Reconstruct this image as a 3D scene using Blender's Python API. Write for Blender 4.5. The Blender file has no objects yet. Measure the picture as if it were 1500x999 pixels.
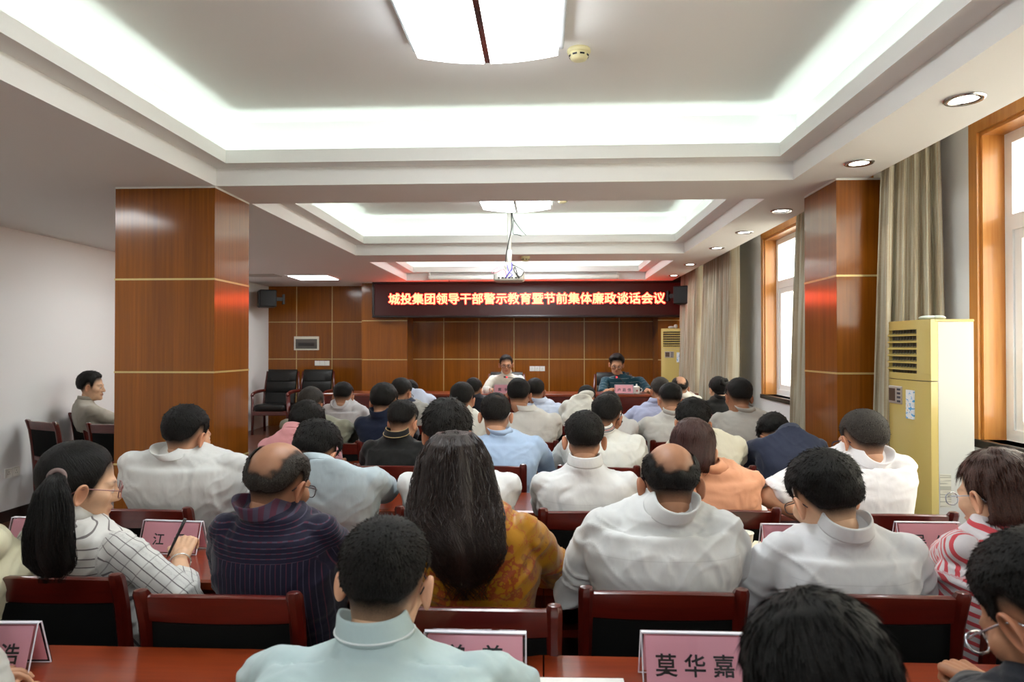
import bpy, bmesh, math, random
import numpy as np
from mathutils import Matrix, Vector

S = bpy.context.scene
COL = S.collection
random.seed(7)

# ------------------------------------------------------------------ camera
H = 1.55
YAW = math.atan(.046)
PIT = math.atan(.0105)
cam_d = bpy.data.cameras.new('camera')
cam_d.sensor_width = 36.0
cam_d.lens = 24.0
cam_d.clip_start = .05
cam_d.dof.use_dof = True
cam_d.dof.focus_distance = 3.4
cam_d.dof.aperture_fstop = 5.0
cam = bpy.data.objects.new('camera', cam_d)
COL.objects.link(cam)
cam.location = (0, 0, H)
cam.rotation_euler = (math.pi / 2 + PIT, 0, YAW)
S.camera = cam

# ------------------------------------------------------------------ colour management, world, sun
S.view_settings.view_transform = 'Standard'
S.view_settings.look = 'None'
S.view_settings.gamma = 1.0
S.view_settings.use_curve_mapping = False
S.view_settings.exposure = 0.38
S.cycles.use_denoising = True
S.cycles.max_bounces = 9
S.cycles.diffuse_bounces = 5
S.cycles.glossy_bounces = 4
S.cycles.transmission_bounces = 6
S.cycles.transparent_max_bounces = 8
S.cycles.sample_clamp_indirect = 6.0

W = bpy.data.worlds.new('overcast_daylight')
S.world = W
W.use_nodes = True
bg = W.node_tree.nodes['Background']
bg.inputs['Color'].default_value = (.93, .97, 1.0, 1)
bg.inputs['Strength'].default_value = 7.5

sun_d = bpy.data.lights.new('sun', 'SUN')
sun_d.energy = 3.0
sun_d.angle = math.radians(3)
sun_d.color = (1, .96, .9)
sun = bpy.data.objects.new('sun', sun_d)
COL.objects.link(sun)
sun.rotation_euler = (0, math.radians(-48), math.radians(12))   # from behind the building, onto the facade outside

COVE_POWER = 3.6
PANEL_STRENGTH = 13.0
SPOT_POWER = 6.0

# ------------------------------------------------------------------ pixel helpers (measuring only)
def ray(x, y):
    d = np.array([(x - 750) / 1000., 1., (499.5 - y) / 1000.])
    c, s = math.cos(PIT), math.sin(PIT)
    d = np.array([d[0], d[1] * c - d[2] * s, d[1] * s + d[2] * c])
    c, s = math.cos(YAW), math.sin(YAW)
    return np.array([d[0] * c - d[1] * s, d[0] * s + d[1] * c, d[2]])
def at_d(x, y, d):
    return ray(x, y) * d + np.array([0, 0, H])
def at_z(x, y, z):
    r = ray(x, y); return r * ((z - H) / r[2]) + np.array([0, 0, H])
def at_y(x, y, Y):
    r = ray(x, y); return r * (Y / r[1]) + np.array([0, 0, H])
def at_x(x, y, X):
    r = ray(x, y); return r * (X / r[0]) + np.array([0, 0, H])

# ------------------------------------------------------------------ materials
def lin(h):
    if isinstance(h, (tuple, list)):
        return tuple(h[:3]) + (1,)
    h = h.lstrip('#')
    v = [int(h[i:i + 2], 16) / 255 for i in (0, 2, 4)]
    return tuple(c / 12.92 if c <= .04045 else ((c + .055) / 1.055) ** 2.4 for c in v) + (1,)
MATS = {}
def mat(name, col='#808080', rough=.5, metal=0., coat=0., spec=.5, emit=None, es=1., **kw):
    if name in MATS: return MATS[name]
    m = bpy.data.materials.new(name); m.use_nodes = True
    b = m.node_tree.nodes['Principled BSDF']
    b.inputs['Base Color'].default_value = lin(col)
    b.inputs['Roughness'].default_value = rough
    b.inputs['Metallic'].default_value = metal
    b.inputs['Coat Weight'].default_value = coat
    b.inputs['Coat Roughness'].default_value = kw.get('coat_rough', .08)
    b.inputs['Specular IOR Level'].default_value = spec
    if coat > .85: b.inputs['Coat IOR'].default_value = 1.42; b.inputs['Specular IOR Level'].default_value = .12
    if emit is not None:
        b.inputs['Emission Color'].default_value = lin(emit)
        b.inputs['Emission Strength'].default_value = es
    MATS[name] = m
    return m
class NT:
    def __init__(s, m):
        s.t = m.node_tree; s.b = s.t.nodes['Principled BSDF']
    def n(s, typ, **kw):
        x = s.t.nodes.new(typ)
        for k, v in kw.items():
            if k.startswith('i_'):
                x.inputs[k[2:].replace('_', ' ')].default_value = v
            else: setattr(x, k, v)
        return x
    def l(s, a, b): s.t.links.new(a, b)
    def math(s, op, a, b=None, c=None):
        x = s.n('ShaderNodeMath', operation=op)
        for i, v in enumerate((a, b, c)):
            if v is None: continue
            if isinstance(v, (int, float)): x.inputs[i].default_value = v
            else: s.l(v, x.inputs[i])
        return x.outputs[0]
    def mix(s, fac, a, b):
        x = s.n('ShaderNodeMix', data_type='RGBA')
        for i, v in ((0, fac), (6, a), (7, b)):
            if isinstance(v, (int, float)): x.inputs[i].default_value = v
            elif isinstance(v, (tuple, list)): x.inputs[i].default_value = tuple(v)
            elif isinstance(v, str): x.inputs[i].default_value = lin(v)
            else: s.l(v, x.inputs[i])
        return x.outputs[2]
    def attr(s, name):
        return s.n('ShaderNodeAttribute', attribute_name=name)
    def noise(s, vec, scale=5., detail=3., rough=.5):
        x = s.n('ShaderNodeTexNoise'); x.inputs['Scale'].default_value = scale
        x.inputs['Detail'].default_value = detail; x.inputs['Roughness'].default_value = rough
        if vec is not None: s.l(vec, x.inputs['Vector'])
        return x.outputs['Fac']
    def mapping(s, vec, scale):
        x = s.n('ShaderNodeMapping'); x.inputs['Scale'].default_value = scale
        s.l(vec, x.inputs['Vector']); return x.outputs[0]
    def ramp(s, fac, stops):
        x = s.n('ShaderNodeValToRGB'); e = x.color_ramp.elements
        while len(e) < len(stops): e.new(.5)
        for el, (p, c) in zip(e, stops): el.position = p; el.color = lin(c)
        s.l(fac, x.inputs[0]); return x.outputs[0]
    def bump(s, h, strength=.2, dist=.01):
        x = s.n('ShaderNodeBump'); x.inputs['Strength'].default_value = strength
        x.inputs['Distance'].default_value = dist
        s.l(h, x.inputs['Height']); s.l(x.outputs[0], s.b.inputs['Normal'])
    def pos(s):
        return s.n('ShaderNodeNewGeometry').outputs['Position']
    def obj(s):
        return s.n('ShaderNodeTexCoord').outputs['Object']

def wood(name, dark, light, scale, rough, coat, coat_rough=.06, stretch=(60, 60, 1.5), world=True):
    m = mat(name, light, rough, coat=coat, coat_rough=coat_rough)
    t = NT(m)
    v = t.mapping(t.pos() if world else t.obj(), stretch)
    f = t.noise(v, scale, 5, .6)
    f2 = t.noise(t.mapping(t.pos() if world else t.obj(), tuple(a * .12 for a in stretch)), scale, 2)
    g = t.math('ADD', t.math('MULTIPLY', f, .65), t.math('MULTIPLY', f2, .35))
    t.l(t.ramp(g, ((.3, dark), (.72, light))), t.b.inputs['Base Color'])
    return m
VENEER = wood('brown_wood_veneer', '#6f3b06', '#955510', 1.0, .42, 1., .14)
DARKV = VENEER
MAHOG = wood('red_mahogany_lacquer', '#400c07', '#62170d', 1.2, .3, .7, .1, (3, 40, 40))
MAHOGV = wood('red_mahogany_upright', '#3c0b06', '#5c150c', 1.2, .3, .7, .1, (40, 40, 3))
DESKTOP = wood('red_brown_desk_lacquer', '#6b240f', '#913c18', 1.2, .28, .6, .12, (3, 40, 40))
ORANGEW = wood('orange_wood_trim', '#b56c22', '#d29348', 1.0, .35, .4, .1, (40, 40, 2))
GOLD = mat('pale_gold_inlay', '#cdb679', .35, .35)
def paint(name, col, rough=.6, bump=.05):
    m = mat(name, col, rough, spec=.3); t = NT(m)
    t.bump(t.noise(t.pos(), 60, 3), bump, .004)
    return m
WALLP = paint('white_wall_paint', '#ebecec')
CEILP = paint('white_ceiling_paint', '#edece9', .7, .03)
WHITEPL = mat('white_plastic', '#e6e6e0', .4)
ALU = mat('white_aluminium', '#f3f5f6', .35)
CREAMPL = mat('cream_plastic', '#e2d8a8', .45)
BLACKL = mat('black_leather', '#0b0b09', .5, spec=.35)
NT(BLACKL).bump(NT(BLACKL).noise(NT(BLACKL).obj(), 180, 3), .25, .002)
BLACKPL = mat('black_plastic', '#0b0b0b', .45, spec=.35)
CHROME = mat('chrome', '#c8c8c8', .15, 1.)
BLACKF = mat('black_fabric', '#070807', .85, spec=.2)
DARKST = mat('dark_stone', '#1d1b19', .3)

# ------------------------------------------------------------------ geometry helpers
class G:
    """collects verts and faces (with a material index) for one mesh"""
    def __init__(s): s.v = []; s.f = []; s.m = []; s.n = 0
    def add(s, v, f, mi=0):
        v = np.asarray(v, float)
        s.v.append(v); o = s.n
        s.f += [tuple(int(i) + o for i in q) for q in f]; s.m += [mi] * len(f); s.n += len(v)
        return s
    def verts(s): return np.concatenate(s.v) if s.v else np.zeros((0, 3))
    def box(s, lo, hi, mi=0, bev=0.):
        lo, hi = np.minimum(lo, hi), np.maximum(lo, hi)
        if bev > 0:
            bm = bmesh.new(); bmesh.ops.create_cube(bm, size=1)
            for v in bm.verts: v.co = Vector([(lo[i] + hi[i]) / 2 + v.co[i] * (hi[i] - lo[i]) for i in range(3)])
            bmesh.ops.bevel(bm, geom=bm.edges[:], offset=bev, segments=2, affect='EDGES', profile=.5)
            bm.verts.index_update()
            r = s.add([v.co[:] for v in bm.verts], [[v.index for v in f.verts] for f in bm.faces], mi)
            bm.free(); return r
        x0, y0, z0 = lo; x1, y1, z1 = hi
        return s.add([(x0, y0, z0), (x1, y0, z0), (x1, y1, z0), (x0, y1, z0), (x0, y0, z1), (x1, y0, z1), (x1, y1, z1), (x0, y1, z1)],
                     [(3, 2, 1, 0), (4, 5, 6, 7), (0, 1, 5, 4), (1, 2, 6, 5), (2, 3, 7, 6), (3, 0, 4, 7)], mi)
    def rings(s, R, mi=0, cap=True, closed=True):
        """R: list of (N,3) rings joined in order"""
        n = len(R[0]); v = np.concatenate(R); f = []
        for i in range(len(R) - 1):
            for j in range(n if closed else n - 1):
                k = (j + 1) % n
                f.append((i * n + j, i * n + k, (i + 1) * n + k, (i + 1) * n + j))
        if cap:
            f.append(tuple(range(n - 1, -1, -1))); o = (len(R) - 1) * n; f.append(tuple(range(o, o + n)))
        return s.add(v, f, mi)
    def tube(s, P, r, n=8, mi=0, cap=True):
        P = np.asarray(P, float); r = np.broadcast_to(r, (len(P),)); R = []; ref = None
        for i, p in enumerate(P):
            t = P[min(i + 1, len(P) - 1)] - P[max(i - 1, 0)]; t /= np.linalg.norm(t) + 1e-12
            if ref is None: ref = np.array([0, 0, 1.]) if abs(t[2]) < .9 else np.array([1., 0, 0])
            a = np.cross(t, ref); a /= np.linalg.norm(a); b = np.cross(a, t); ref = b
            th = np.arange(n) * 2 * math.pi / n
            R.append(p + r[i] * (np.cos(th)[:, None] * a + np.sin(th)[:, None] * b))
        return s.rings(R[::1], mi, cap)
    def rc(s, p0, r0, p1, r1, n=14, mi=0):
        """round cone (tapered capsule)"""
        p0, p1 = np.asarray(p0, float), np.asarray(p1, float); t = p1 - p0; L = np.linalg.norm(t)
        if L < 1e-6: return s.ell(p0, (r0,) * 3)
        t /= L; P = []; R = []
        for a in (80, 60, 40, 20): P.append(p0 - t * r0 * math.sin(math.radians(a))); R.append(r0 * math.cos(math.radians(a)))
        for k in range(5): P.append(p0 + t * L * k / 4); R.append(r0 + (r1 - r0) * k / 4)
        for a in (20, 40, 60, 80): P.append(p1 + t * r1 * math.sin(math.radians(a))); R.append(r1 * math.cos(math.radians(a)))
        ref = np.array([0, 0, 1.]) if abs(t[2]) < .9 else np.array([1., 0, 0])
        a = np.cross(t, ref); a /= np.linalg.norm(a); b = np.cross(a, t); th = np.arange(n) * 2 * math.pi / n
        C = np.cos(th)[:, None] * a + np.sin(th)[:, None] * b
        return s.rings([p + q * C for p, q in zip(P, R)], mi)
    def ell(s, c, r, n=16, mi=0, M=None):
        R = []
        for i in range(1, n // 2 + 2):
            a = -math.pi / 2 + math.pi * i / (n // 2 + 2); th = np.arange(n) * 2 * math.pi / n
            ring = np.stack([np.cos(th) * math.cos(a) * r[0], np.sin(th) * math.cos(a) * r[1], np.full(n, math.sin(a) * r[2])], 1)
            if M is not None: ring = ring @ np.asarray(M).T
            R.append(ring + np.asarray(c, float))
        return s.rings(R, mi)
    def lathe(s, prof, c, n=20, mi=0, cap=True):
        th = np.arange(n) * 2 * math.pi / n
        return s.rings([np.stack([c[0] + r * np.cos(th), c[1] + r * np.sin(th), np.full(n, c[2] + z)], 1) for r, z in prof], mi, cap)
    def prism(s, poly, axis, a, b, mi=0):
        """2D polygon extruded along axis from a to b"""
        R = []
        for w in (a, b):
            r = [np.insert(np.array(p, float), axis, w) for p in poly]; R.append(np.array(r))
        return s.rings(R, mi)

def mesh(name, g, mats, parent=None, smooth=False, loc=None):
    me = bpy.data.meshes.new(name)
    v = g.verts()
    if loc is not None: v = v - np.asarray(loc, float)
    me.from_pydata(v.tolist(), [], g.f)
    for m in (mats if isinstance(mats, (list, tuple)) else [mats]): me.materials.append(m)
    if any(g.m): me.polygons.foreach_set('material_index', g.m)
    bm = bmesh.new(); bm.from_mesh(me); bmesh.ops.recalc_face_normals(bm, faces=bm.faces[:]); bm.to_mesh(me); bm.free()
    if smooth: me.polygons.foreach_set('use_smooth', [True] * len(me.polygons))
    o = bpy.data.objects.new(name, me); COL.objects.link(o)
    if parent is not None: o.parent = parent
    elif loc is not None: o.location = loc
    return o
def autosm(o, ang=40):
    me = o.data
    me.polygons.foreach_set('use_smooth', [True] * len(me.polygons))
    me.set_sharp_from_angle(angle=math.radians(ang))
    return o
def thing(name, label, cat, loc=(0, 0, 0), rz=0., group=None):
    o = bpy.data.objects.new(name, None); COL.objects.link(o); o.empty_display_size = .1
    o.location = loc; o.rotation_euler = (0, 0, rz)
    return tag(o, label, cat, group)
def tag(o, label, cat, group=None):
    o['label'] = label; o['category'] = cat
    if group: o['group'] = group
    return o
def struct(name, g, mats, parent=None, smooth=False):
    o = mesh(name, g, mats, parent, smooth)
    if parent is None: o['kind'] = 'structure'
    return o
def dup(o, loc, rz, label, group=None):
    r = o.copy(); COL.objects.link(r); r.location = loc; r.rotation_euler = (0, 0, rz); r['label'] = label
    if group: r['group'] = group
    for ch in list(o.children):
        c = ch.copy(); COL.objects.link(c); c.parent = r
        for gch in list(ch.children):
            d = gch.copy(); COL.objects.link(d); d.parent = c
    return r
def text_geo(body, size, depth=.0, bold=0., wide=1.):
    """flat glyph faces of a text as verts (centred, xy) and faces"""
    cu = bpy.data.curves.new('glyphs', 'FONT'); cu.body = body; cu.size = size; cu.align_x = 'CENTER'; cu.align_y = 'CENTER'
    cu.extrude = depth; cu.offset = bold; cu.resolution_u = 3
    o = bpy.data.objects.new('glyphs', cu); me = bpy.data.meshes.new_from_object(o)
    v = np.array([x.co[:] for x in me.vertices]); f = [tuple(p.vertices) for p in me.polygons]
    bpy.data.objects.remove(o); bpy.data.curves.remove(cu); bpy.data.meshes.remove(me)
    lo, hi = v.min(0), v.max(0); v[:, :2] -= (lo[:2] + hi[:2]) / 2; v[:, 0] *= wide
    return v, f

# ------------------------------------------------------------------ room shell
C = 2.63            # lower ceiling
CT = 3.06           # top of the raised ceilings
XL, XR = -4.80, 2.45
YB, YF = 11.72, -3.0
XS = 2.06           # edge of the lower ceiling towards the windows (curtain recess beyond)
COVES = [(-2.18, 1.60, -2.6, .05), (-2.18, 1.60, .75, 4.445), (-2.18, 1.60, 5.005, 7.84), (-2.2, 1.66, 8.47, 10.8)]  # the cove behind the camera is unseen, added with its tubes for light

fm = mat('floor_tile_brown', '#4a3324', .3, coat=.2)
t = NT(fm)
bk = t.n('ShaderNodeTexBrick', offset=0.); bk.inputs['Scale'].default_value = 1.0
bk.inputs['Brick Width'].default_value = .8; bk.inputs['Row Height'].default_value = .8; bk.inputs['Mortar Size'].default_value = .006
bk.inputs['Color1'].default_value = lin('#5a3d2b'); bk.inputs['Color2'].default_value = lin('#4f3626'); bk.inputs['Mortar'].default_value = lin('#2c2019')
t.l(t.pos(), bk.inputs['Vector']); t.l(bk.outputs['Color'], t.b.inputs['Base Color'])
struct('floor', G().box((XL - .2, YF - .2, -.1), (XR + .3, YB + .3, 0)), fm)
struct('trim_1', G().box((XL + .002, 8.45, 0), (XR - .002, YB - .002, .2)), wood('podium_wood', '#4a2412', '#6a351c', 1, .4, .3, .1, (3, 40, 40)))

struct('wall_left', G().box((XL - .2, YF - .2, 0), (XL, YB + .2, 3.3)), WALLP)
struct('wall_behind', G().box((XL, YF - .2, 0), (XR, YF, 3.3)), WALLP)
struct('baseboard_left', G().box((XL, YF, 0), (XL + .012, YB - .3, .1)), DARKST)

# ceiling: lower slab with three openings, raised tops, stepped cove profile
g = G()
T = .118            # thickness of the lower slab
xs = [XL, COVES[0][0], COVES[0][1], XS]
ys = [YF]
for c in COVES: ys += [c[2], c[3]]
ys.append(YB)
x0, x1 = -2.18, 1.60
g.box((XL, YF, C), (x0, YB, C + T)); g.box((x1, YF, C), (XS, YB, C + T))
for a, b in ((YF, -2.6), (.05, .75), (4.445, 5.005), (7.84, 8.47), (10.8, YB)): g.box((x0, a, C), (x1, b, C + T))
struct('ceiling', g, CEILP)
LIP, LIPH, TR = .125, .085, .03
for i, (a, b, c, d) in enumerate(COVES):
    a, b = x0, x1
    g = G()
    z0, z1 = C + T, C + T + .02
    # ledge that carries the hidden tubes, ending in a low upstand
    g.box((a - TR, c - TR, z0), (a + LIP, d + TR, z1)); g.box((b - LIP, c - TR, z0), (b + TR, d + TR, z1))
    g.box((a + LIP, c - TR, z0), (b - LIP, c + LIP, z1)); g.box((a + LIP, d - LIP, z0), (b - LIP, d + TR, z1))
    w = .014; zt = z0 + LIPH
    g.box((a + LIP - w, c + LIP - w, z1), (a + LIP, d - LIP + w, zt)); g.box((b - LIP, c + LIP - w, z1), (b - LIP + w, d - LIP + w, zt))
    g.box((a + LIP, c + LIP - w, z1), (b - LIP, c + LIP, zt)); g.box((a + LIP, d - LIP, z1), (b - LIP, d - LIP + w, zt))
    # back walls and top
    e = .05; r = TR
    g.box((a - r - e, c - r - e, z0), (a - r, d + r + e, CT)); g.box((b + r, c - r - e, z0), (b + r + e, d + r + e, CT))
    g.box((a - r, c - r - e, z0), (b + r, c - r, CT)); g.box((a - r, d + r, z0), (b + r, d + r + e, CT))
    g.box((a - r - e, c - r - e, CT), (b + r + e, d + r + e, CT + .06))
    struct('trim_%d' % (i + 2), g, CEILP)
    # hidden cool-white tubes behind the upstand
    for (cx, cy, lx, ly) in ((a + .083, (c + d) / 2, .014, d - c - .2), (b - .083, (c + d) / 2, .014, d - c - .2),
                             ((a + b) / 2, c + .083, b - a - .2, .014), ((a + b) / 2, d - .083, b - a - .2, .014)):
        L = bpy.data.lights.new('cove_light', 'AREA'); L.shape = 'RECTANGLE'; L.size = lx; L.size_y = ly
        L.energy = COVE_POWER * max(lx, ly) / 3.5; L.color = (.80, 1.0, .93)
        o = bpy.data.objects.new('cove_light', L); COL.objects.link(o); o.location = (cx, cy, z1 + .012); o.rotation_euler = (math.pi, 0, 0)
# roof slab over everything and the recess for the curtains
struct('ceiling_upper', G().box((XL - .2, YF - .2, 3.12), (XR + .3, YB + .3, 3.3)).box((XS, YF, 2.95), (XR, YB, 3.12)).box((XS - .02, YF, C + T), (XS, YB, 3.0)), CEILP)

# right wall with three windows
WIN = [(1.25, 3.94), (5.25, 7.68), (8.85, 11.0)]
WZ0, WZ1 = 1.04, 2.76
g = G(); y = YF - .2; xr2 = XR + .24
for a, b in WIN:
    g.box((XR, y, 0), (xr2, a, 3.3)); g.box((XR, a, 0), (xr2, b, WZ0)); g.box((XR, a, WZ1), (xr2, b, 3.3)); y = b
g.box((XR, y, 0), (xr2, YB + .2, 3.3))
struct('wall_right', g, WALLP)
glass = bpy.data.materials.new('window_glass'); glass.use_nodes = True
t = NT(glass); tr = t.n('ShaderNodeBsdfTransparent'); gl = t.n('ShaderNodeBsdfGlossy'); gl.inputs['Roughness'].default_value = .02
mx = t.n('ShaderNodeMixShader'); mx.inputs[0].default_value = .06
t.l(tr.outputs[0], mx.inputs[1]); t.l(gl.outputs[0], mx.inputs[2]); t.l(mx.outputs[0], t.t.nodes['Material Output'].inputs[0])
for i, (a, b) in enumerate(WIN):
    w = bpy.data.objects.new('window_%d' % (i + 1), None); COL.objects.link(w); w['kind'] = 'structure'
    g = G(); cw, cp = .075, .018
    g.box((XR - cp, a - cw, WZ0), (XR, a, WZ1 + cw)); g.box((XR - cp, b, WZ0), (XR, b + cw, WZ1 + cw)); g.box((XR - cp, a, WZ1), (XR, b, WZ1 + cw))
    g.box((XR, a, WZ0), (XR + .12, a + .02, WZ1)); g.box((XR, b - .02, WZ0), (XR + .12, b, WZ1)); g.box((XR, a + .02, WZ1 - .02), (XR + .12, b - .02, WZ1))
    mesh('casing', g, ORANGEW, w)
    mesh('sill', G().box((XR - .03, a - .09, WZ0 - .045), (XR + .12, b + .09, WZ0), bev=.006), DARKST, w)
    g = G(); X0, X1 = XR + .12, XR + .18; f = .06
    ya, yb = a + .02, b - .02
    def fr(y0, y1, z0, z1, f, xa, xb):
        g.box((xa, y0, z0), (xb, y0 + f, z1)); g.box((xa, y1 - f, z0), (xb, y1, z1)); g.box((xa, y0 + f, z0), (xb, y1 - f, z0 + f)); g.box((xa, y0 + f, z1 - f), (xb, y1 - f, z1))
    fr(ya, yb, WZ0, WZ1 - .02, f, X0, X1)
    zt = 2.20
    g.box((X0, ya + f, zt), (X1, yb - f, zt + .085))
    n = 3; wd = (yb - ya - 2 * f) / n
    for k in range(n):
        y0 = ya + f + k * wd
        if k: g.box((X0, y0 - .025, zt + .085), (X1, y0 + .025, WZ1 - .08))
        fr(y0 + .004, y0 + wd - .004, WZ0 + f, zt, .055, X0 + .01 + (.02 if k % 2 else 0), X1 - .02 + (.02 if k % 2 else 0))
    mesh('window_frame', g, ALU, w)
    mesh('pane', G().box((X0 + .03, ya + .05, WZ0 + .05), (X0 + .034, yb - .05, WZ1 - .06)), glass, w)
# curtain rail strip in the recess
struct('trim_6', G().box((2.2, .5, 2.9), (2.26, YB - .1, 2.95)), WHITEPL)

# facade of the cream tiled building outside the windows
em = mat('cream_tile_facade', '#e9e0c4', .6)
t = NT(em); bk = t.n('ShaderNodeTexBrick', offset=0.)
bk.inputs['Scale'].default_value = 1.; bk.inputs['Brick Width'].default_value = .3; bk.inputs['Row Height'].default_value = .3; bk.inputs['Mortar Size'].default_value = .008
bk.inputs['Color1'].default_value = lin('#efe8d4'); bk.inputs['Color2'].default_value = lin('#eae2cc'); bk.inputs['Mortar'].default_value = lin('#a8925c')
sp = t.n('ShaderNodeSeparateXYZ'); cb = t.n('ShaderNodeCombineXYZ'); t.l(t.pos(), sp.inputs[0]); t.l(sp.outputs[1], cb.inputs[0]); t.l(sp.outputs[2], cb.inputs[1])
t.l(cb.outputs[0], bk.inputs['Vector']); t.l(bk.outputs['Color'], t.b.inputs['Base Color'])
g = G().box((7.2, -12, -4), (7.6, 30, 7))
struct('exterior_facade', g, em)
struct('exterior_ground', G().box((XR + .3, -12, -4.1), (7.2, 30, -4)), paint('grey_concrete', '#8a8a86'))

# rear wall: veneer panels with gold inlay, pilasters, left part white beyond
YP = 11.2
g = G()
g.box((-5.0, YB, 0), (XR + .2, YB + .2, 3.3))
g.box((-3.01, YP, .2), (-2.25, YB, C)); g.box((1.86, YP, .2), (XR, YB, C))
e = .003; w = .006
for z in (.71, 1.36, 2.005):
    for (xa, xb, yy) in ((XL, -3.01, YB), (-3.01, -2.25, YP), (-2.25, 1.86, YB), (1.86, XR, YP)):
        g.box((xa, yy - e, z - w), (xb, yy, z + w), 1)
for px in (434.5, 486.5):
    x = at_y(px, 480, YB)[0]; g.box((x - w, YB - e, .2), (x + w, YB, C), 1)
for k in range(6):
    x = at_y(650 + 51.45 * k, 500, YB)[0]; g.box((x - w, YB - e, .2), (x + w, YB, C), 1)
struct('wall_back', g, [VENEER, GOLD])

# veneered columns
def column(x0, x1, y0, y1, zs, skip=()):
    g = G().box((x0, y0, 0), (x1, y1, C - .012)); e, w = .003, .006
    for z in zs: g.box((x0 - e, y0 - e, z - w), (x1 + e, y1 + e, z + w), 1)
    g.box((x0 - .002, y0 - .002, C - .012), (x1 + .002, y1 + .002, C), 2)
    o = struct('column', g, [VENEER, GOLD, WHITEPL])
column(-2.865, -2.185, 4.44, 4.97, (.775, 1.39, 2.01))
column(1.86, XR, 4.42, 4.95, (.775, 1.39, 2.01))
# ------------------------------------------------------------------ ceiling fixtures
LAMPM = mat('lit_diffuser', '#ffffff', .5, emit='#f3f9fc', es=PANEL_STRENGTH)
LAMPM2 = mat('bright_diffuser', '#ffffff', .5, emit='#f3f9fc', es=PANEL_STRENGTH * 2)
def fixture(yc, ln, label):
    xc, w, zt, sag = -.27, .68, CT, .055
    t = thing('ceiling_lamp', label, 'ceiling lamp', (xc, yc, zt), 0, 'curved ceiling lamps')
    g = G().box((-w / 2 - .03, -ln / 2 - .02, -.06), (w / 2 + .03, ln / 2 + .02, 0), bev=.008)
    mesh('housing', g, mat('satin_silver', '#b9bcbd', .3, .7), t)
    for s in (-1, 1):
        g = G(); R = []
        for k in range(13):
            yy = -ln / 2 + ln * k / 12
            pts = []
            for j in range(9):
                x = s * (.016 + (w / 2 - .016) * j / 8); f = 1 - (x / (w / 2)) ** 2 * .62
                pts.append((x, yy, -.075 - sag * f))
            top = [(p[0], yy, -.058) for p in pts[::-1]]
            R.append(np.array(pts + top))
        mesh('diffuser', g.rings(R), LAMPM2 if yc > 9 else LAMPM, t, True)
    mesh('divider', G().box((-.016, -ln / 2, -.128), (.016, ln / 2, -.058), bev=.004), CHROME, t)
    return t
fixture(2.62, 1.34, 'large curved twin panel ceiling lamp nearest the camera')
fixture(6.42, 1.0, 'curved twin panel ceiling lamp above the projector pole')
fixture(-1.0, 1.34, 'added curved twin panel ceiling lamp, unseen behind the camera')  # out of view, added to brighten the near rows
fixture(9.65, 1.0, 'curved twin panel ceiling lamp over the podium by the sign')

DL = mat('lit_spot_lens', '#ffffff', .3, emit='#fffdf4', es=14)
def downlight(p, label):
    t = thing('ceiling_spotlight', label, 'spotlight', (p[0], p[1], C), 0, 'recessed ceiling spotlights by the windows')
    th = np.arange(24) * math.pi / 12
    g = G().lathe([(.055, -.002), (.055, -.008), (.075, -.010), (.082, -.004), (.082, .0), (.055, 0.)], (0, 0, 0), 28, cap=False)
    mesh('trim_ring', g, CHROME, t, True)
    mesh('lens', G().lathe([(.001, -.003), (.05, -.003), (.055, -.001), (.055, .0)], (0, 0, 0), 24), DL, t, True)
    L = bpy.data.lights.new('spot_bulb', 'SPOT'); L.energy = SPOT_POWER; L.spot_size = 1.9; L.spot_blend = .6; L.shadow_soft_size = .05; L.color = (.95, .98, 1)
    o = bpy.data.objects.new('spot_bulb', L); COL.objects.link(o); o.parent = t; o.location = (0, 0, -.03)
DLP = [(1.82, 3.03), (1.835, 4.05), (1.865, 5.43), (1.866, 6.43), (1.865, 7.43), (1.886, 8.87), (1.93, 10.2)]
for p, s in zip(DLP, ('nearest the camera', 'just in front of the right column', 'first beyond the right column', 'second beyond the right column',
                      'third beyond the right column', 'fourth beyond the right column', 'farthest away, beside the red sign')):
    downlight(p, 'round recessed ceiling spotlight ' + s)

def detector(x, y, z, label):
    t = thing('smoke_detector', label, 'smoke detector', (x, y, z), 0, 'ceiling smoke detectors')
    mesh('base', G().lathe([(.058, 0), (.06, -.012), (.056, -.02)], (0, 0, 0), 24), CREAMPL, t, True)
    mesh('head', G().lathe([(.05, -.018), (.05, -.032), (.04, -.05), (.02, -.056)], (0, 0, 0), 24), CREAMPL, t, True)
    g = G()
    for k in range(8):
        a = k * math.pi / 4 + .3; c = np.array([math.cos(a), math.sin(a), 0]); s = np.array([-math.sin(a), math.cos(a), 0])
        p = c * .0475 + np.array([0, 0, -.037]); g.add([p - s * .012 - [0, 0, .003], p + s * .012 - [0, 0, .003], p + s * .012 + c * .003 + [0, 0, .005], p - s * .012 + c * .003 + [0, 0, .005]], [(0, 1, 2, 3)])
    mesh('slot', g, BLACKPL, t)
detector(.18, 3.45, CT, 'cream smoke detector beside the large near lamp')
detector(.19, 6.85, CT, 'cream smoke detector beside the lamp above the projector')
detector(-.215, 8.05, C, 'white smoke detector on the beam behind the projector')

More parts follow.
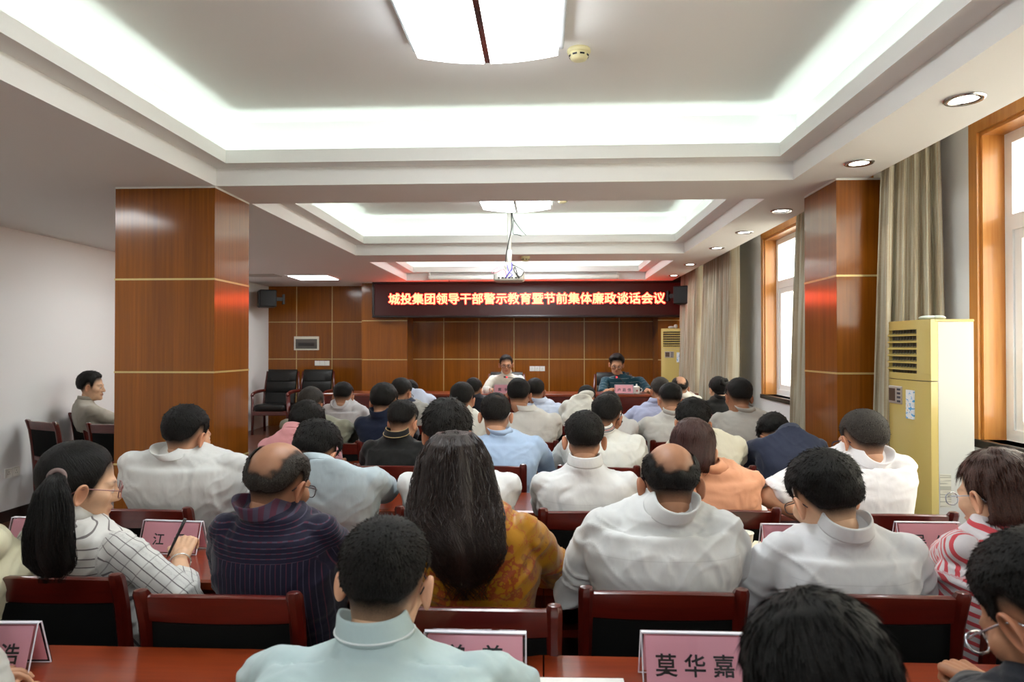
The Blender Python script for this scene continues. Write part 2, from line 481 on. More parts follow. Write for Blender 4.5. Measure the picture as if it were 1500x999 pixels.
for k, (px_, py_, lb_) in enumerate(((-3.48, .6, 'added unseen square panel light in the left ceiling beside the camera'), (-3.48, 3.4, 'added unseen square panel light in the left ceiling before the left column'), (-3.48, 6.8, 'added unseen square panel light in the left ceiling behind the left column'), (-3.48, 10.2, 'small square lit panel light in the left part of the ceiling'))):  # all but the farthest are out of view, added to brighten the left side
    t = thing('panel_light', lb_, 'panel light', (px_, py_, C), 0, 'square panel lights in the left ceiling')
    mesh('frame', G().box((-.33, -.33, -.012), (.33, .33, 0), bev=.004), ALU, t)
    mesh('diffuser', G().box((-.29, -.29, -.015), (.29, .29, -.011)), mat('panel_diffuser', '#ffffff', .5, emit='#f6f9f8', es=15), t)
t = thing('ceiling_vent', 'small grey slotted vent in the ceiling beyond the left column', 'vent', (-4.15, 9.9, C))
g = G().box((-.24, -.16, -.01), (.24, .16, 0), bev=.004)
for k in range(6): g.box((-.2, -.13 + k * .047, -.014), (.2, -.11 + k * .047, -.009))
mesh('grille', g, mat('grey_vent', '#b3aea6', .5), t)

# ------------------------------------------------------------------ LED sign
YL = 11.02
t = thing('led_sign', 'long dark LED sign with glowing red meeting title on the rear wall', 'LED sign', (-.276, YL, 2.34))
mesh('frame', G().box((-2.52, 0, -.295), (2.52, .16, -.255), bev=.012).box((-2.52, 0, .255), (2.52, .16, .295), bev=.012)
     .box((-2.52, 0, -.255), (-2.48, .16, .255), bev=.012).box((2.48, 0, -.255), (2.52, .16, .255), bev=.012), mat('black_sign_frame', '#191414', .3, coat=.4), t)
mesh('bracket', G().box((-2.3, .14, -.2), (-2.2, .69, .2)).box((2.2, .14, -.2), (2.3, .69, .2)), BLACKPL, t)
sm = mat('led_screen', '#1a0707', .45, emit='#a01410', es=.055)
mesh('screen', G().box((-2.49, .02, -.262), (2.49, .15, .262)), sm, t)
v0, f0 = text_geo('城投集团领导干部警示教育暨节前集体廉政谈话会议', .19)
v0[:, 0] *= 4.47 / (v0[:, 0].max() - v0[:, 0].min())
for sh, yy, em_, st_, nm, part in ((.0085, .018, (1, .003, .010), 10.0, 'led_letter_halo', 'lettering_halo'), (.0038, .014, (1, .11, .045), 8.5, 'led_letter_core', 'lettering')):  # wider red layer behind paints the halo of glow around the letters
    g = G()
    for k, (ax_, az_) in enumerate(((1, 0), (-1, 0), (0, 1), (0, -1), (.7, .7), (-.7, .7), (.7, -.7), (-.7, -.7))):
        g.add(np.stack([v0[:, 0] - .01 + ax_ * sh, np.full(len(v0), yy - k * .00012), v0[:, 1] + .015 + az_ * sh], 1), f0)
    mesh(part, g, mat(nm, '#000000', .5, emit=em_, es=st_), t)

# roller screen tube on the beam in front of the sign
t = thing('projection_screen', 'rolled up white projection screen on the beam above the sign', 'projection screen', (-.16, 10.745, 2.665))
xa, xb = -1.66, 1.34
mesh('casing', G().tube([(xa, 0, 0), (xa + .02, 0, 0), (xb - .02, 0, 0), (xb, 0, 0)], [.035, .04, .04, .035], 16), WHITEPL, t, True)
mesh('bracket', G().box((xa + .01, -.03, -.02), (xa + .03, .03, .12)).box((xb - .03, -.03, -.02), (xb - .01, .03, .12)), WHITEPL, t)
mesh('pull_ring', G().tube([(xa + .33, 0, -.04), (xa + .33, 0, -.085)], .006, 6), BLACKPL, t)

# projector on its pole
px, py = -.365, 7.3
t = thing('projector', 'white ceiling projector on a long pole with tangled cables', 'projector', (px, py, CT))
pm = mat('warm_white_plastic', '#dddcd2', .4)
mesh('pole', G().tube([(0, 0, 0), (0, 0, -.50)], .022, 12).tube([(0, 0, -.46), (0, 0, -.60)], .028, 12), pm, t, True)
g = G().box((-.05, -.06, -.65), (.05, .06, -.6), bev=.01)
for s in (-1, 1): g.box((s * .055 - .01, -.02, -.72), (s * .055 + .01, .02, -.6), bev=.004)
mesh('mount', g.ell((0, 0, -.64), (.055, .055, .04)), pm, t, True)
g = G(); R = []
for z, k in ((-.70, .9), (-.708, .98), (-.73, 1.), (-.775, 1.), (-.792, .95), (-.797, .85)):
    th = np.arange(32) * math.pi / 16; c, s_ = np.cos(th), np.sin(th)
    R.append(np.stack([.165 * k * np.sign(c) * np.abs(c) ** .4, .13 * k * np.sign(s_) * np.abs(s_) ** .4, np.full(32, z)], 1))
body = mesh('body', g.rings(R), pm, t, True)
g = G()
for k in range(7): g.box((-.11 + k * .035, -.133, -.775), (-.095 + k * .035 + (k % 2) * .008, -.128, -.762))
mesh('port', g, BLACKPL, body)
cabm = [mat('black_cable', '#1b1b1b', .5), mat('purple_cable', '#5a49b8', .5), mat('pink_cable', '#c98b9a', .5)]
def cable(pts, r, m, parent, name='cable'):
    P = np.array(pts, float); n = len(P); T_ = np.linspace(0, n - 1, n * 6); Q = []
    for u in T_:
        i = min(int(u), n - 2); f = u - i; p0, p1, p2, p3 = P[max(i - 1, 0)], P[i], P[i + 1], P[min(i + 2, n - 1)]
        Q.append(.5 * ((2 * p1) + (p2 - p0) * f + (2 * p0 - 5 * p1 + 4 * p2 - p3) * f * f + (3 * p1 - p0 - 3 * p2 + p3) * f ** 3))
    return mesh(name, G().tube(Q, r, 6), m, parent, True)
cable([(.02, -.02, -.01), (.03, -.03, -.2), (0.0, -.035, -.35), (-.03, -.03, -.5), (-.04, -.04, -.62)], .006, cabm[0], t)
cable([(.03, -.02, -.05), (.05, -.04, -.14), (.12, -.03, -.24), (.18, 0, -.3)], .004, cabm[0], t)
cable([(.05, -.04, -.14), (.04, -.04, -.28), (.09, -.04, -.3), (.13, -.02, -.31)], .004, cabm[0], t)
cable([(.03, -.06, -.62), (.10, -.12, -.66), (.16, -.13, -.70), (.12, -.14, -.76), (.06, -.14, -.7), (.07, -.14, -.66), (.1, -.14, -.77)], .005, cabm[0], t)
cable([(.03, -.06, -.6), (.03, -.1, -.68), (.0, -.14, -.72), (-.03, -.14, -.77)], .006, cabm[1], t)
cable([(-.03, -.05, -.63), (-.12, -.1, -.66), (-.18, -.1, -.70), (-.15, -.13, -.72), (-.05, -.13, -.68), (-.02, -.14, -.76)], .004, cabm[2], t)
cable([(-.02, -.06, -.62), (.0, -.13, -.7), (.04, -.15, -.74), (.0, -.14, -.77)], .004, cabm[1], t)

# ------------------------------------------------------------------ loudspeakers
def loudspeaker(loc, rz, label):
    t = thing('loudspeaker', label, 'loudspeaker', loc, rz, 'black wall loudspeakers')
    mesh('cabinet', G().box((-.17, -.10, -.14), (.17, .16, .14), bev=.015), BLACKPL, t)
    mesh('grille', G().box((-.16, -.115, -.13), (.16, -.10, .13), bev=.006), mat('black_mesh_grille', '#0c0c0c', .35), t)
    mesh('badge', G().box((.05, -.118, -.11), (.08, -.114, -.095)), GOLD, t)
    mesh('bracket', G().box((-.03, .15, -.03), (.03, .29, .03)).box((-.05, .27, -.08), (.05, .30, .08)), BLACKPL, t)
loudspeaker((-4.56, 11.0, 2.36), math.radians(-62), 'black loudspeaker on the left wall beside the left column')
loudspeaker((2.22, 10.72, 2.37), math.radians(62), 'black loudspeaker in front of the right end of the red sign')
t = mesh('red_tassel', G().tube([(0, 0, 0), (0, 0, -.07)], .004, 6).lathe([(.004, -.06), (.016, -.075), (.018, -.15), (.006, -.155)], (0, 0, 0), 10), mat('red_cord', '#a8201c', .6), loc=(0, 0, 0))
t.location = (2.27, 11.17, 2.05); tag(t, 'small red tassel hanging below the right loudspeaker', 'tassel')

# ------------------------------------------------------------------ wall fittings
t = thing('distribution_box', 'white framed fuse box with dark window on the wood wall', 'fuse box', (-4.12, YB, 1.635))
mesh('frame', G().box((-.22, -.02, -.12), (.22, 0, .12), bev=.006), mat('ivory_plastic', '#d8d3c2', .4), t)
mesh('cover', G().box((-.19, -.026, -.095), (.19, -.018, .075), bev=.003), mat('smoked_cover', '#55504a', .25), t)
mesh('breaker_row', G().box((-.14, -.029, -.05), (.14, -.024, .01)), mat('dark_breakers', '#2a2725', .4), t)
def plates3(loc, label, cat, kind, n=3, rz=0):
    t = thing(kind, label, cat, loc, rz)
    for k in range(n):
        x = (k - (n - 1) / 2) * .088
        p = mesh('face_plate', G().box((x - .042, -.011, -.042), (x + .042, 0, .042), bev=.003), WHITEPL, t)
        if 'switch' in kind: mesh('rocker', G().box((x - .03, -.014, -.03), (x + .03, -.01, .03), bev=.002), WHITEPL, p)
        else:
            g = G()
            for dx, dz in ((-.01, -.008), (.01, -.008), (0, .012)): g.box((x + dx - .002, -.0122, dz - .005), (x + dx + .002, -.0108, dz + .005))
            mesh('slot', g, mat('socket_slot', '#4a4a4a', .5), p)
plates3((at_y(472, 532, YB)[0], YB, at_y(472, 532, YB)[2]), 'row of three white light switches on the wood wall', 'light switch', 'light_switch')
plates3((at_y(787, 540, YB)[0], YB, at_y(787, 540, YB)[2]), 'row of three white sockets between the two speakers', 'socket', 'wall_socket')
p = at_x(17, 692, XL)
plates3((XL + .0, p[1], p[2]), 'white double socket low on the white left wall', 'socket', 'wall_socket', 2, math.radians(90))

# ------------------------------------------------------------------ air conditioners
CREAMY = mat('cream_yellow_gloss_plastic', '#cdb86e', .22, coat=.5)
def aircon(loc, rz, label, w=.42, d=.24, h=1.70):
    t = thing('air_conditioner', label, 'air conditioner', loc, rz, 'floor standing air conditioners')
    mesh('cabinet', G().box((-w / 2, -d / 2 + .05, 0), (w / 2, d / 2, h - .012), bev=.004), mat('ac_white_metal', '#c9c9c1', .4), t)
    # curved front shell with an opening for the grille
    def sec(z0, z1, xa, xb, y0=-d / 2):
        poly = []
        for k in range(9):
            x = xa + (xb - xa) * k / 8; u = abs(x) / (w / 2); poly.append((x, y0 - .012 + .03 * u ** 4))
        poly += [(xb, -d / 2 + .055), (xa, -d / 2 + .055)]
        return [np.array([(p[0], p[1], z) for p in poly]) for z in (z0, z1)]
    gx0, gx1, gz0, gz1 = -w * .42, w * .30, h - .285, h - .05
    g = G()
    for z0, z1, xa, xb in ((gz1, h, -w / 2, w / 2), (gz0, gz1, -w / 2, gx0), (gz0, gz1, gx1, w / 2), (h - .32, gz0, -w / 2, w / 2), (.62, h - .324, -w / 2, w / 2), (.03, .616, -w / 2, w / 2)):
        g.rings(sec(z0, z1, xa, xb))
    autosm(mesh('front_panel', g, CREAMY, t), 30)
    mesh('top_edge', G().box((-w / 2 - .002, -d / 2 + .04, h - .014), (w / 2 + .002, d / 2 + .002, h), bev=.004), CREAMY, t)
    gr = mesh('grille', G().box((gx0, -d / 2 + .03, gz0), (gx1, -d / 2 + .052, gz1)), BLACKPL, t)
    for k in range(6):
        z = gz0 + .02 + k * .037
        g = G().rings([np.array([(x, -d / 2 - .006, z - .004), (x, -d / 2 - .006, z + .004), (x, -d / 2 + .03, z + .016), (x, -d / 2 + .03, z + .008)]) for x in (gx0, gx1)])
        mesh('louvre', g, CREAMY, gr)
    g = G()
    for k in range(9): g.box((gx0 + .02 + k * .03, -d / 2 + .012, gz0), (gx0 + .024 + k * .03, -d / 2 + .03, gz1))
    mesh('vane', g, mat('grey_vane', '#6d6a60', .5), gr)
    c = mesh('control_panel', G().box((-w * .36, -d / 2 - .017, h - .46), (-w * .02, -d / 2 - .003, h - .36), bev=.006), mat('grey_control', '#a89f95', .3), t)
    mesh('display', G().box((-w * .33, -d / 2 - .019, h - .445), (-w * .18, -d / 2 - .015, h - .375)), mat('ac_display', '#5d4b3f', .2), c)
    g = G()
    for k in range(4):
        g.lathe([(.001, 0), (.008, 0), (.008, .003)], (0, 0, 0), 10) if False else g.box((-w * .13, -d / 2 - .0195, h - .45 + k * .022), (-w * .05, -d / 2 - .0155, h - .438 + k * .022), bev=.002)
    mesh('button', g, mat('dark_button', '#3b3a44', .4), c)
    st = mat('energy_sticker', '#dfe7ea', .5); tt = NT(st)
    tt.l(tt.ramp(tt.noise(tt.mapping(tt.obj(), (30, 1, 60)), 1, 2), ((.38, '#58aee0'), (.46, '#e9eef0'), (.62, '#e9eef0'), (.7, '#d9b08c'))), tt.b.inputs['Base Color'])
    mesh('sticker', G().box((w * .08, -d / 2 - .0165, h - .53), (w * .26, -d / 2 - .004, h - .375)), st, t)
    sl = mat('spec_label', '#c9c6b4', .6)
    if sl.node_tree.nodes.get('Noise Texture') is None:
        tt = NT(sl); tt.l(tt.ramp(tt.noise(tt.mapping(tt.obj(), (1, 9, 190)), 1, 0), ((.42, '#aaa898'), (.5, '#cfccba'))), tt.b.inputs['Base Color'])
    mesh('label', G().box((w / 2 - .001, -d / 2 + .06, .73), (w / 2 + .0015, -d / 2 + .115, .90)), sl, t)
    return t
aircon((2.10, 3.84, 0), math.radians(-90), 'near cream and white standing air conditioner by the near window', .43, .235, 1.70)
aircon((2.10, 10.95, .2), math.radians(-18), 'far cream standing air conditioner in the corner beside the podium', .42, .3, 1.66)
g = G()
rr = random.Random(3)
for k in range(5):
    g.ell((rr.uniform(-.05, .05), rr.uniform(-.05, .05), .014), (rr.uniform(.03, .05), rr.uniform(.02, .04), .012), 10)
o = mesh('plastic_packet', g, mat('pale_green_packet', '#c9d3cc', .4), smooth=True); o.location = (2.09, 3.78, 1.70)
tag(o, 'crumpled pale packet lying on top of the near air conditioner', 'packet')
o = mesh('plastic_packet', G().ell((-.04, 0, .02), (.05, .04, .02), 10).ell((.03, 0, .035), (.03, .03, .035), 10), mat('pale_green_packet'), smooth=True); o.location = (2.06, 10.9, 1.86)
tag(o, 'white packet standing on top of the far air conditioner', 'packet')

# ------------------------------------------------------------------ curtains
cm = mat('beige_striped_curtain', '#a8977c', .62)
tt = NT(cm); at = tt.attr('cu'); sp = tt.n('ShaderNodeSeparateXYZ'); tt.l(at.outputs['Vector'], sp.inputs[0])
n1 = tt.noise(tt.mapping(at.outputs['Vector'], (26, 1, .8)), 1, 2)
n2 = tt.noise(tt.mapping(at.outputs['Vector'], (6, 1, 130)), 1, 2)
col = tt.ramp(n1, ((.35, '#8b7a63'), (.45, '#a39379'), (.55, '#b3b1a0'), (.66, '#988870')))
tt.l(tt.mix(tt.math('MULTIPLY', n2, .35), col, '#c9bca2'), tt.b.inputs['Base Color']); tt.bump(n2, .12, .002)
def curtain(top, bot, z0, z1, folds, amp, label, nz=14, seed=0):
    """top / bot: (x0,y0,x1,y1) lines of the hanging cloth; folds along it"""
    rr = np.random.RandomState(seed); N = folds * 10 + 1; s = np.linspace(0, 1, N); ph = rr.rand(6) * 6
    cu = []; R = []
    for k in range(nz + 1):
        u = k / nz; z = z1 + (z0 - z1) * u; e = u ** .8
        L = np.array(top) * (1 - e) + np.array(bot) * e
        p0, p1 = L[:2], L[2:]; d = p1 - p0; nrm = np.array([-d[1], d[0]]) / np.linalg.norm(d)
        a = amp * (.55 + .6 * e)
        w = np.sin(s * folds * 2 * math.pi + .5 * np.sin(s * 5 + ph[0]) + .25 * math.sin(u * 3 + ph[1])) * (1 + .3 * np.sin(s * 9 + ph[2])) + .35 * np.sin(s * folds * 4.6 * math.pi + ph[3] + u * .8)
        pts = p0 + s[:, None] * d + (a * w)[:, None] * nrm
        fr = np.column_stack([pts, np.full(N, z)]); bk = fr.copy(); bk[:, :2] += nrm * .004
        R.append(np.concatenate([fr, bk[::-1]])); q = np.column_stack([s * folds * .3, np.zeros(N), np.full(N, z)]); cu.append(np.concatenate([q, q[::-1]]))
    o = mesh('curtain', G().rings(R), cm, smooth=True)
    a = o.data.attributes.new('cu', 'FLOAT_VECTOR', 'POINT'); a.data.foreach_set('vector', np.concatenate(cu).ravel())
    return tag(o, label, 'curtain', 'beige striped curtains')
curtain((2.085, 4.28, 2.36, 4.17), (2.0, 4.31, 2.41, 4.17), .05, 2.9, 5, .042, 'gathered beige striped curtain between the right column and near window', seed=1)
curtain((2.19, 5.06, 2.19, 5.9), (2.17, 5.06, 2.17, 6.05), .05, 2.9, 6, .05, 'beige striped curtain just beyond the right column', seed=2)
curtain((2.24, 7.95, 2.24, 9.55), (2.2, 7.9, 2.2, 9.6), .05, 2.9, 9, .075, 'beige striped curtain at the near side of the last window', seed=3)
curtain((2.24, 9.75, 2.24, 11.0), (2.2, 9.75, 2.2, 11.02), .25, 2.9, 8, .07, 'beige striped curtain in the far right corner', seed=4)

# ------------------------------------------------------------------ chairs
def chair_proto(name='conference_chair'):
    w, h = .46, .90
    t = thing(name, '', 'chair')
    for s in (-1, 1):
        x = s * (w / 2 - .02); R = []
        for y, z, a, b in ((.045, 0, .019, .02), (.02, .25, .02, .022), (.012, .46, .021, .024), (-.008, .66, .021, .023), (-.03, .80, .022, .022), (-.047, .862, .023, .024), (-.055, .885, .023, .024), (-.06, .897, .018, .017), (-.061, .9, .008, .008)):
            R.append(np.array([(x + a * math.cos(q) * (1 if abs(math.cos(q)) < .72 else .98), y + b * math.sin(q), z) for q in [math.pi / 8 + k * math.pi / 4 for k in range(8)]]))
        o = mesh('back_post', G().rings(R), MAHOGV, t); autosm(o, 35)
        R = [np.array([(x + a * dx, .43 + a * dy, z) for dx, dy in ((-1, -1), (1, -1), (1, 1), (-1, 1))]) for z, a in ((0, .015), (.2, .018), (.44, .021))]
        mesh('leg', G().rings(R), MAHOGV, t)
    xw = w / 2 - .03
    def rail(z0, z1, ya, yb, th, crown=.0, m=MAHOG):
        R = []
        for k in range(9):
            x = -xw + 2 * xw * k / 8; c = crown * (1 - (x / xw) ** 2); bow = -.014 * (1 - (x / xw) ** 2)
            R.append(np.array([(x, ya + bow - th / 2, z0), (x, ya + bow + th / 2, z0), (x, yb + bow + th / 2, z1 + c - .004), (x, yb + bow + th / 4, z1 + c), (x, yb + bow - th / 4, z1 + c), (x, yb + bow - th / 2, z1 + c - .004)]))
        return G().rings(R)
    autosm(mesh('top_rail', rail(.808, .882, -.031, -.049, .026, .006), MAHOG, t), 40)
    autosm(mesh('lower_rail', rail(.52, .56, .006, .002, .024), MAHOG, t), 40)
    g = G(); R = []
    for k in range(9):
        x = -xw + 2 * xw * k / 8; bow = -.014 * (1 - (x / xw) ** 2); e = .012 * (1 - abs(x / xw) ** 6)
        R.append(np.array([(x, .0 + bow - .006 - e, .565), (x, .0 + bow + .008 + e, .565), (x, -.012 + bow + .012 + e, .69), (x, -.03 + bow + .008 + e, .805), (x, -.03 + bow - .006 - e, .805), (x, -.012 + bow - .01 - e, .69)]))
    autosm(mesh('backrest', g.rings(R), BLACKF, t), 50)
    mesh('seat_frame', G().box((-w / 2 + .01, .02, .39), (w / 2 - .01, .45, .43), bev=.006), MAHOG, t)
    R = []
    for z, k in ((.43, .97), (.44, 1.), (.462, .99), (.474, .93), (.478, .8)):
        R.append(np.array([(k * (w / 2 - .012) * a, .235 + k * .215 * b, z) for a, b in ((-1, -.92), (-.92, -1), (.92, -1), (1, -.92), (1, .92), (.92, 1), (-.92, 1), (-1, .92))]))
    autosm(mesh('seat', G().rings(R), BLACKF, t), 50)
    g = G()
    for s in (-1, 1): g.box((s * (w / 2 - .02) - .01, .03, .17), (s * (w / 2 - .02) + .01, .43, .2))
    mesh('stretcher', g, MAHOGV, t)
    return t
CH = chair_proto()
CH_USED = [False]
def chair(px, py, desc, dw=1., rz=0., Y=None, label=None):
    """px, py: picture position of the middle of the top rail"""
    p = at_z(px, py, .89)
    if Y is not None: p = at_y(px, py, Y)
    loc = (p[0], p[1] + .05, 0)
    lb = label or 'dark red wooden chair of the ' + desc
    if not CH_USED[0]:
        CH_USED[0] = True; CH.location = loc; CH.rotation_euler = (0, 0, rz); CH['label'] = lb; CH['group'] = 'red wooden conference chairs'; return CH
    return dup(CH, loc, rz, lb, 'red wooden conference chairs')

# armchairs
def armchair_proto(name, low=False):
    t = thing(name, '', 'armchair')
    w = .60
    # backrest: padded, leaning
    R = []
    hb = 1.0 if not low else .96
    for z, y, th in ((.40, .10, .04), (.45, .07, .06), (.62, .03, .062), (.63, .03, .05), (.64, .028, .062), (.80, -.01, .06), (.81, -.012, .05), (.82, -.014, .062), (hb - .06, -.05, .055), (hb - .01, -.07, .045), (hb, -.075, .02)):
        R.append(np.array([(x * .235, y + (1 - abs(x) ** 4 * .5) * th * s_ - .02, z) for s_, xs_ in ((1, np.linspace(-1, 1, 9)), (-1, np.linspace(1, -1, 9))) for x in xs_]))
    autosm(mesh('backrest', G().rings(R), BLACKL, t), 60)
    mesh('seat', G().box((-.245, .05, .36), (.245, .55, .47), bev=.04), BLACKL, t, True)
    for s in (-1, 1):
        x = s * .275
        mesh('armrest', G().tube([(x, -.04, .66), (x, .1, .665), (x, .38, .655), (x, .5, .63), (x, .52, .6)], [.022, .026, .028, .026, .02], 10), MAHOG, t, True)
        mesh('leg', G().tube([(x, .5, 0), (x, .49, .3), (x, .5, .62)], [.02, .024, .024], 8), MAHOGV, t, True)
        mesh('leg', G().tube([(x, -.02, 0), (x, .02, .4), (x, -.03, .66), (x - s * .02, -.09, hb - .03)], [.02, .024, .022, .016], 8), MAHOGV, t, True)
    mesh('apron', G().box((-.27, .06, .30), (.27, .53, .37), bev=.01), MAHOG, t)
    return t
A = armchair_proto('leather_armchair'); A.location = (-4.27, 10.95, .2); A.rotation_euler = (0, 0, math.radians(182))
tag(A, 'empty black leather armchair against the left wall below the fuse box', 'armchair', 'black leather armchairs')
dup(A, (-3.70, 11.0, .2), math.radians(180), 'empty black leather armchair below the row of light switches', 'black leather armchairs')
dup(A, (at_y(741, 560, 9.85)[0], 10.0, .2), math.radians(180), 'black leather armchair under the speaker in the white shirt', 'black leather armchairs')
dup(A, (at_y(907, 560, 9.85)[0] - .08, 9.93, .2), math.radians(176), 'black leather armchair under the speaker in the teal polo', 'black leather armchairs')

# ------------------------------------------------------------------ desks
def desk_proto(L, name='meeting_desk'):
    """user sits on the -Y side; origin at the middle of the far top edge, on the floor"""
    t = thing(name, '', 'desk')
    D = .43
    g = G().rings([np.array([(x, y, z) for y, z in ((-D, .728), (-D, .752), (-D + .008, .76), (-.008, .76), (0, .752), (0, .728))]) for x in (-L / 2, L / 2)])
    mesh('desk_top', g, DESKTOP, t)
    mesh('apron', G().box((-L / 2 + .02, -D + .02, .68), (L / 2 - .02, -D + .04, .728)), MAHOG, t)
    for s in (-1, 1): mesh('side_panel', G().box((s * (L / 2 - .003), -D + .01, 0), (s * (L / 2 - .043), -.03, .728), bev=.003), MAHOGV, t)
    mesh('middle_panel', G().box((-.015, -D + .04, .05), (.015, -.04, .728)), MAHOGV, t)
    mesh('shelf', G().box((-L / 2 + .04, -D + .06, .565), (L / 2 - .04, -.035, .59)), MAHOG, t)
    mesh('modesty_panel', G().box((-L / 2 + .02, -.035, .06), (L / 2 - .02, -.015, .728)), MAHOG, t)
    return t
DROW = [1.775, 2.71, 3.75, 4.75, 5.75, 6.75, 7.95]
DL_, DX = 1.76, 0.0
dk = desk_proto(DL_ - .004); first = True
dlabels = [('nearest desk, left half, behind the pink plate with a single character', 'nearest desk, right half, with the plate of three characters'),
           ('desk before the ponytail woman', 'desk of the bald man in white, with a paper cup on it'),
           ('desk of the stout man in the white polo', 'desk of the woman in the peach blouse'),
           ('desk of the man in the pink shirt and the man in black', 'desk of the bent man in navy'),
           ('desk of the man in olive grey, fifth row left', 'desk of the man in the plain grey shirt, fifth row right'),
           ('desk of the man in the grey polo with navy collar', 'desk of the man in the lavender shirt, sixth row right'),
           ('front row desk, left half, before the podium table', 'front row desk, right half, before the podium table')]
for r, y in enumerate(DROW):
    for h_ in (0, 1):
        loc = (DX + (h_ - .5) * DL_, y, 0); lb = 'reddish wooden ' + dlabels[r][h_]
        if first: dk.location = loc; dk['label'] = lb; dk['group'] = 'rows of meeting desks'; first = False
        else: dup(dk, loc, 0, lb, 'rows of meeting desks')
dup(dk, (DX - 1.5 * DL_, DROW[1], 0), 0, 'red brown wooden desk at the far left edge, under the arm in cream', 'rows of meeting desks')
dup(dk, (DX - 1.5 * DL_, DROW[0], 0), 0, 'red brown wooden nearest desk continuing out of the left edge', 'rows of meeting desks')

# podium table
def podium_table(xa, xb, y0, label, D=.55):
    L = xb - xa
    t = thing('podium_table', label, 'table', ((xa + xb) / 2, y0, .2), 0, 'podium tables')
    a = L / 2 - .002
    mesh('table_top', G().box((-a, 0, .725), (a, D, .76), bev=.006), DESKTOP, t)
    mesh('front_panel', G().box((-a + .01, .02, .0), (a - .01, .045, .725)), MAHOG, t)
    mesh('front_ledge', G().box((-a + .005, .005, .40), (a - .005, .03, .44), bev=.006), MAHOG, t)
    for s in (-1, 1): mesh('side_panel', G().box((s * (a - .005), .03, 0), (s * (a - .04), D - .03, .725)), MAHOGV, t)
    return t
XE = at_y(954, 577, 8.78)[0]
podium_table(-2.86, -1.44, 8.78, 'red podium table at the left, with nobody behind it')
podium_table(-1.44, -.02, 8.78, 'red podium table in front of the speaker in the white shirt')
podium_table(-.02, XE, 8.78, 'red podium table in front of the speaker in the teal polo')
podium_table(XE + .3, 2.02, 9.0, 'small dark red side table beside the far air conditioner', .5)
# ------------------------------------------------------------------ people: shared shapes
def nrm(v): v = np.asarray(v, float); return v / (np.linalg.norm(v) + 1e-12)
def sst(a, b, x): t_ = np.clip((x - a) / (b - a), 0, 1); return t_ * t_ * (3 - 2 * t_)
def s_ell(p, c, r):
    q = (p - np.array(c)) / np.array(r); k0 = np.linalg.norm(q, axis=-1); k1 = np.linalg.norm(q / np.array(r), axis=-1)
    return k0 * (k0 - 1) / (k1 + 1e-9)
def s_cap(p, a, b, r0, r1):
    a, b = np.array(a), np.array(b); d = b - a; t_ = np.clip(((p - a) @ d) / (d @ d), 0, 1)
    return np.linalg.norm(p - a - t_[..., None] * d, axis=-1) - (r0 + (r1 - r0) * t_)
def smin(a, b, k): h = np.clip(.5 + .5 * (b - a) / k, 0, 1); return b + (a - b) * h - k * h * (1 - h)
def smax(a, b, k): return -smin(-a, -b, k)
def head_sdf(p):
    d = s_ell(p, (0, -.012, .030), (.0765, .095, .088))
    d = smin(d, s_ell(p, (0, .028, -.035), (.062, .062, .083)), .02)
    d = smin(d, s_ell(p, (0, .042, -.085), (.044, .045, .032)), .02)
    for s in (-1, 1): d = smin(d, s_ell(p, (s * .043, .055, -.022), (.026, .026, .022)), .02)
    d = smin(d, s_ell(p, (0, .076, .014), (.05, .018, .014)), .015)
    for s in (-1, 1): d = smax(d, -s_ell(p, (s * .031, .104, -.004), (.019, .02, .012)), .012)
    for s in (-1, 1): d = smin(d, s_ell(p, (s * .031, .079, -.005), (.013, .0125, .0115)), .003)
    d = smin(d, s_cap(p, (0, .086, .008), (0, .105, -.032), .008, .0125), .01)
    for s in (-1, 1): d = smin(d, s_ell(p, (s * .012, .094, -.037), (.009, .012, .008)), .005)
    d = smin(d, s_ell(p, (0, .087, -.062), (.024, .013, .006)), .005)
    d = smin(d, s_ell(p, (0, .085, -.072), (.020, .013, .0065)), .004)
    d = smin(d, s_ell(p, (0, .078, -.1), (.022, .018, .017)), .015)
    d = smin(d, s_cap(p, (0, -.014, -.05), (0, -.008, -.082), .052, .049), .025)
    return d
def raycast(sdf, dirs, O, rmax=.25, steps=90):
    O = np.array(O); rr = np.linspace(rmax, .02, steps); lo = np.full(len(dirs), .02); hi = np.full(len(dirs), .02); done = np.zeros(len(dirs), bool)
    prev = np.full(len(dirs), rmax)
    for r in rr:
        v = sdf(O + dirs * r); hit = (v < 0) & ~done
        lo[hit] = r; hi[hit] = prev[hit]; done |= hit; prev[:] = r
    for _ in range(14):
        m = (lo + hi) / 2; v = sdf(O + dirs * m[:, None]); i = v < 0; lo[i] = m[i]; hi[~i] = m[~i]
    return O + dirs * ((lo + hi) / 2)[:, None]
def ico(n):
    bm = bmesh.new(); bmesh.ops.create_icosphere(bm, subdivisions=n, radius=1); bm.verts.index_update()
    v = np.array([x.co[:] for x in bm.verts]); f = np.array([[x.index for x in q.verts] for q in bm.faces]); bm.free(); return v, f
ID, IF = ico(5)
HV = raycast(head_sdf, ID, (0, 0, -.01))
def vnormals(v, f):
    n = np.zeros_like(v); a, b, c = v[f[:, 0]], v[f[:, 1]], v[f[:, 2]]; fn = np.cross(b - a, c - a)
    for k in range(3): np.add.at(n, f[:, k], fn)
    return n / (np.linalg.norm(n, axis=1, keepdims=True) + 1e-12)
HN = vnormals(HV, IF)
PHI = np.degrees(np.arctan2(np.abs(HV[:, 0]), -HV[:, 1]))
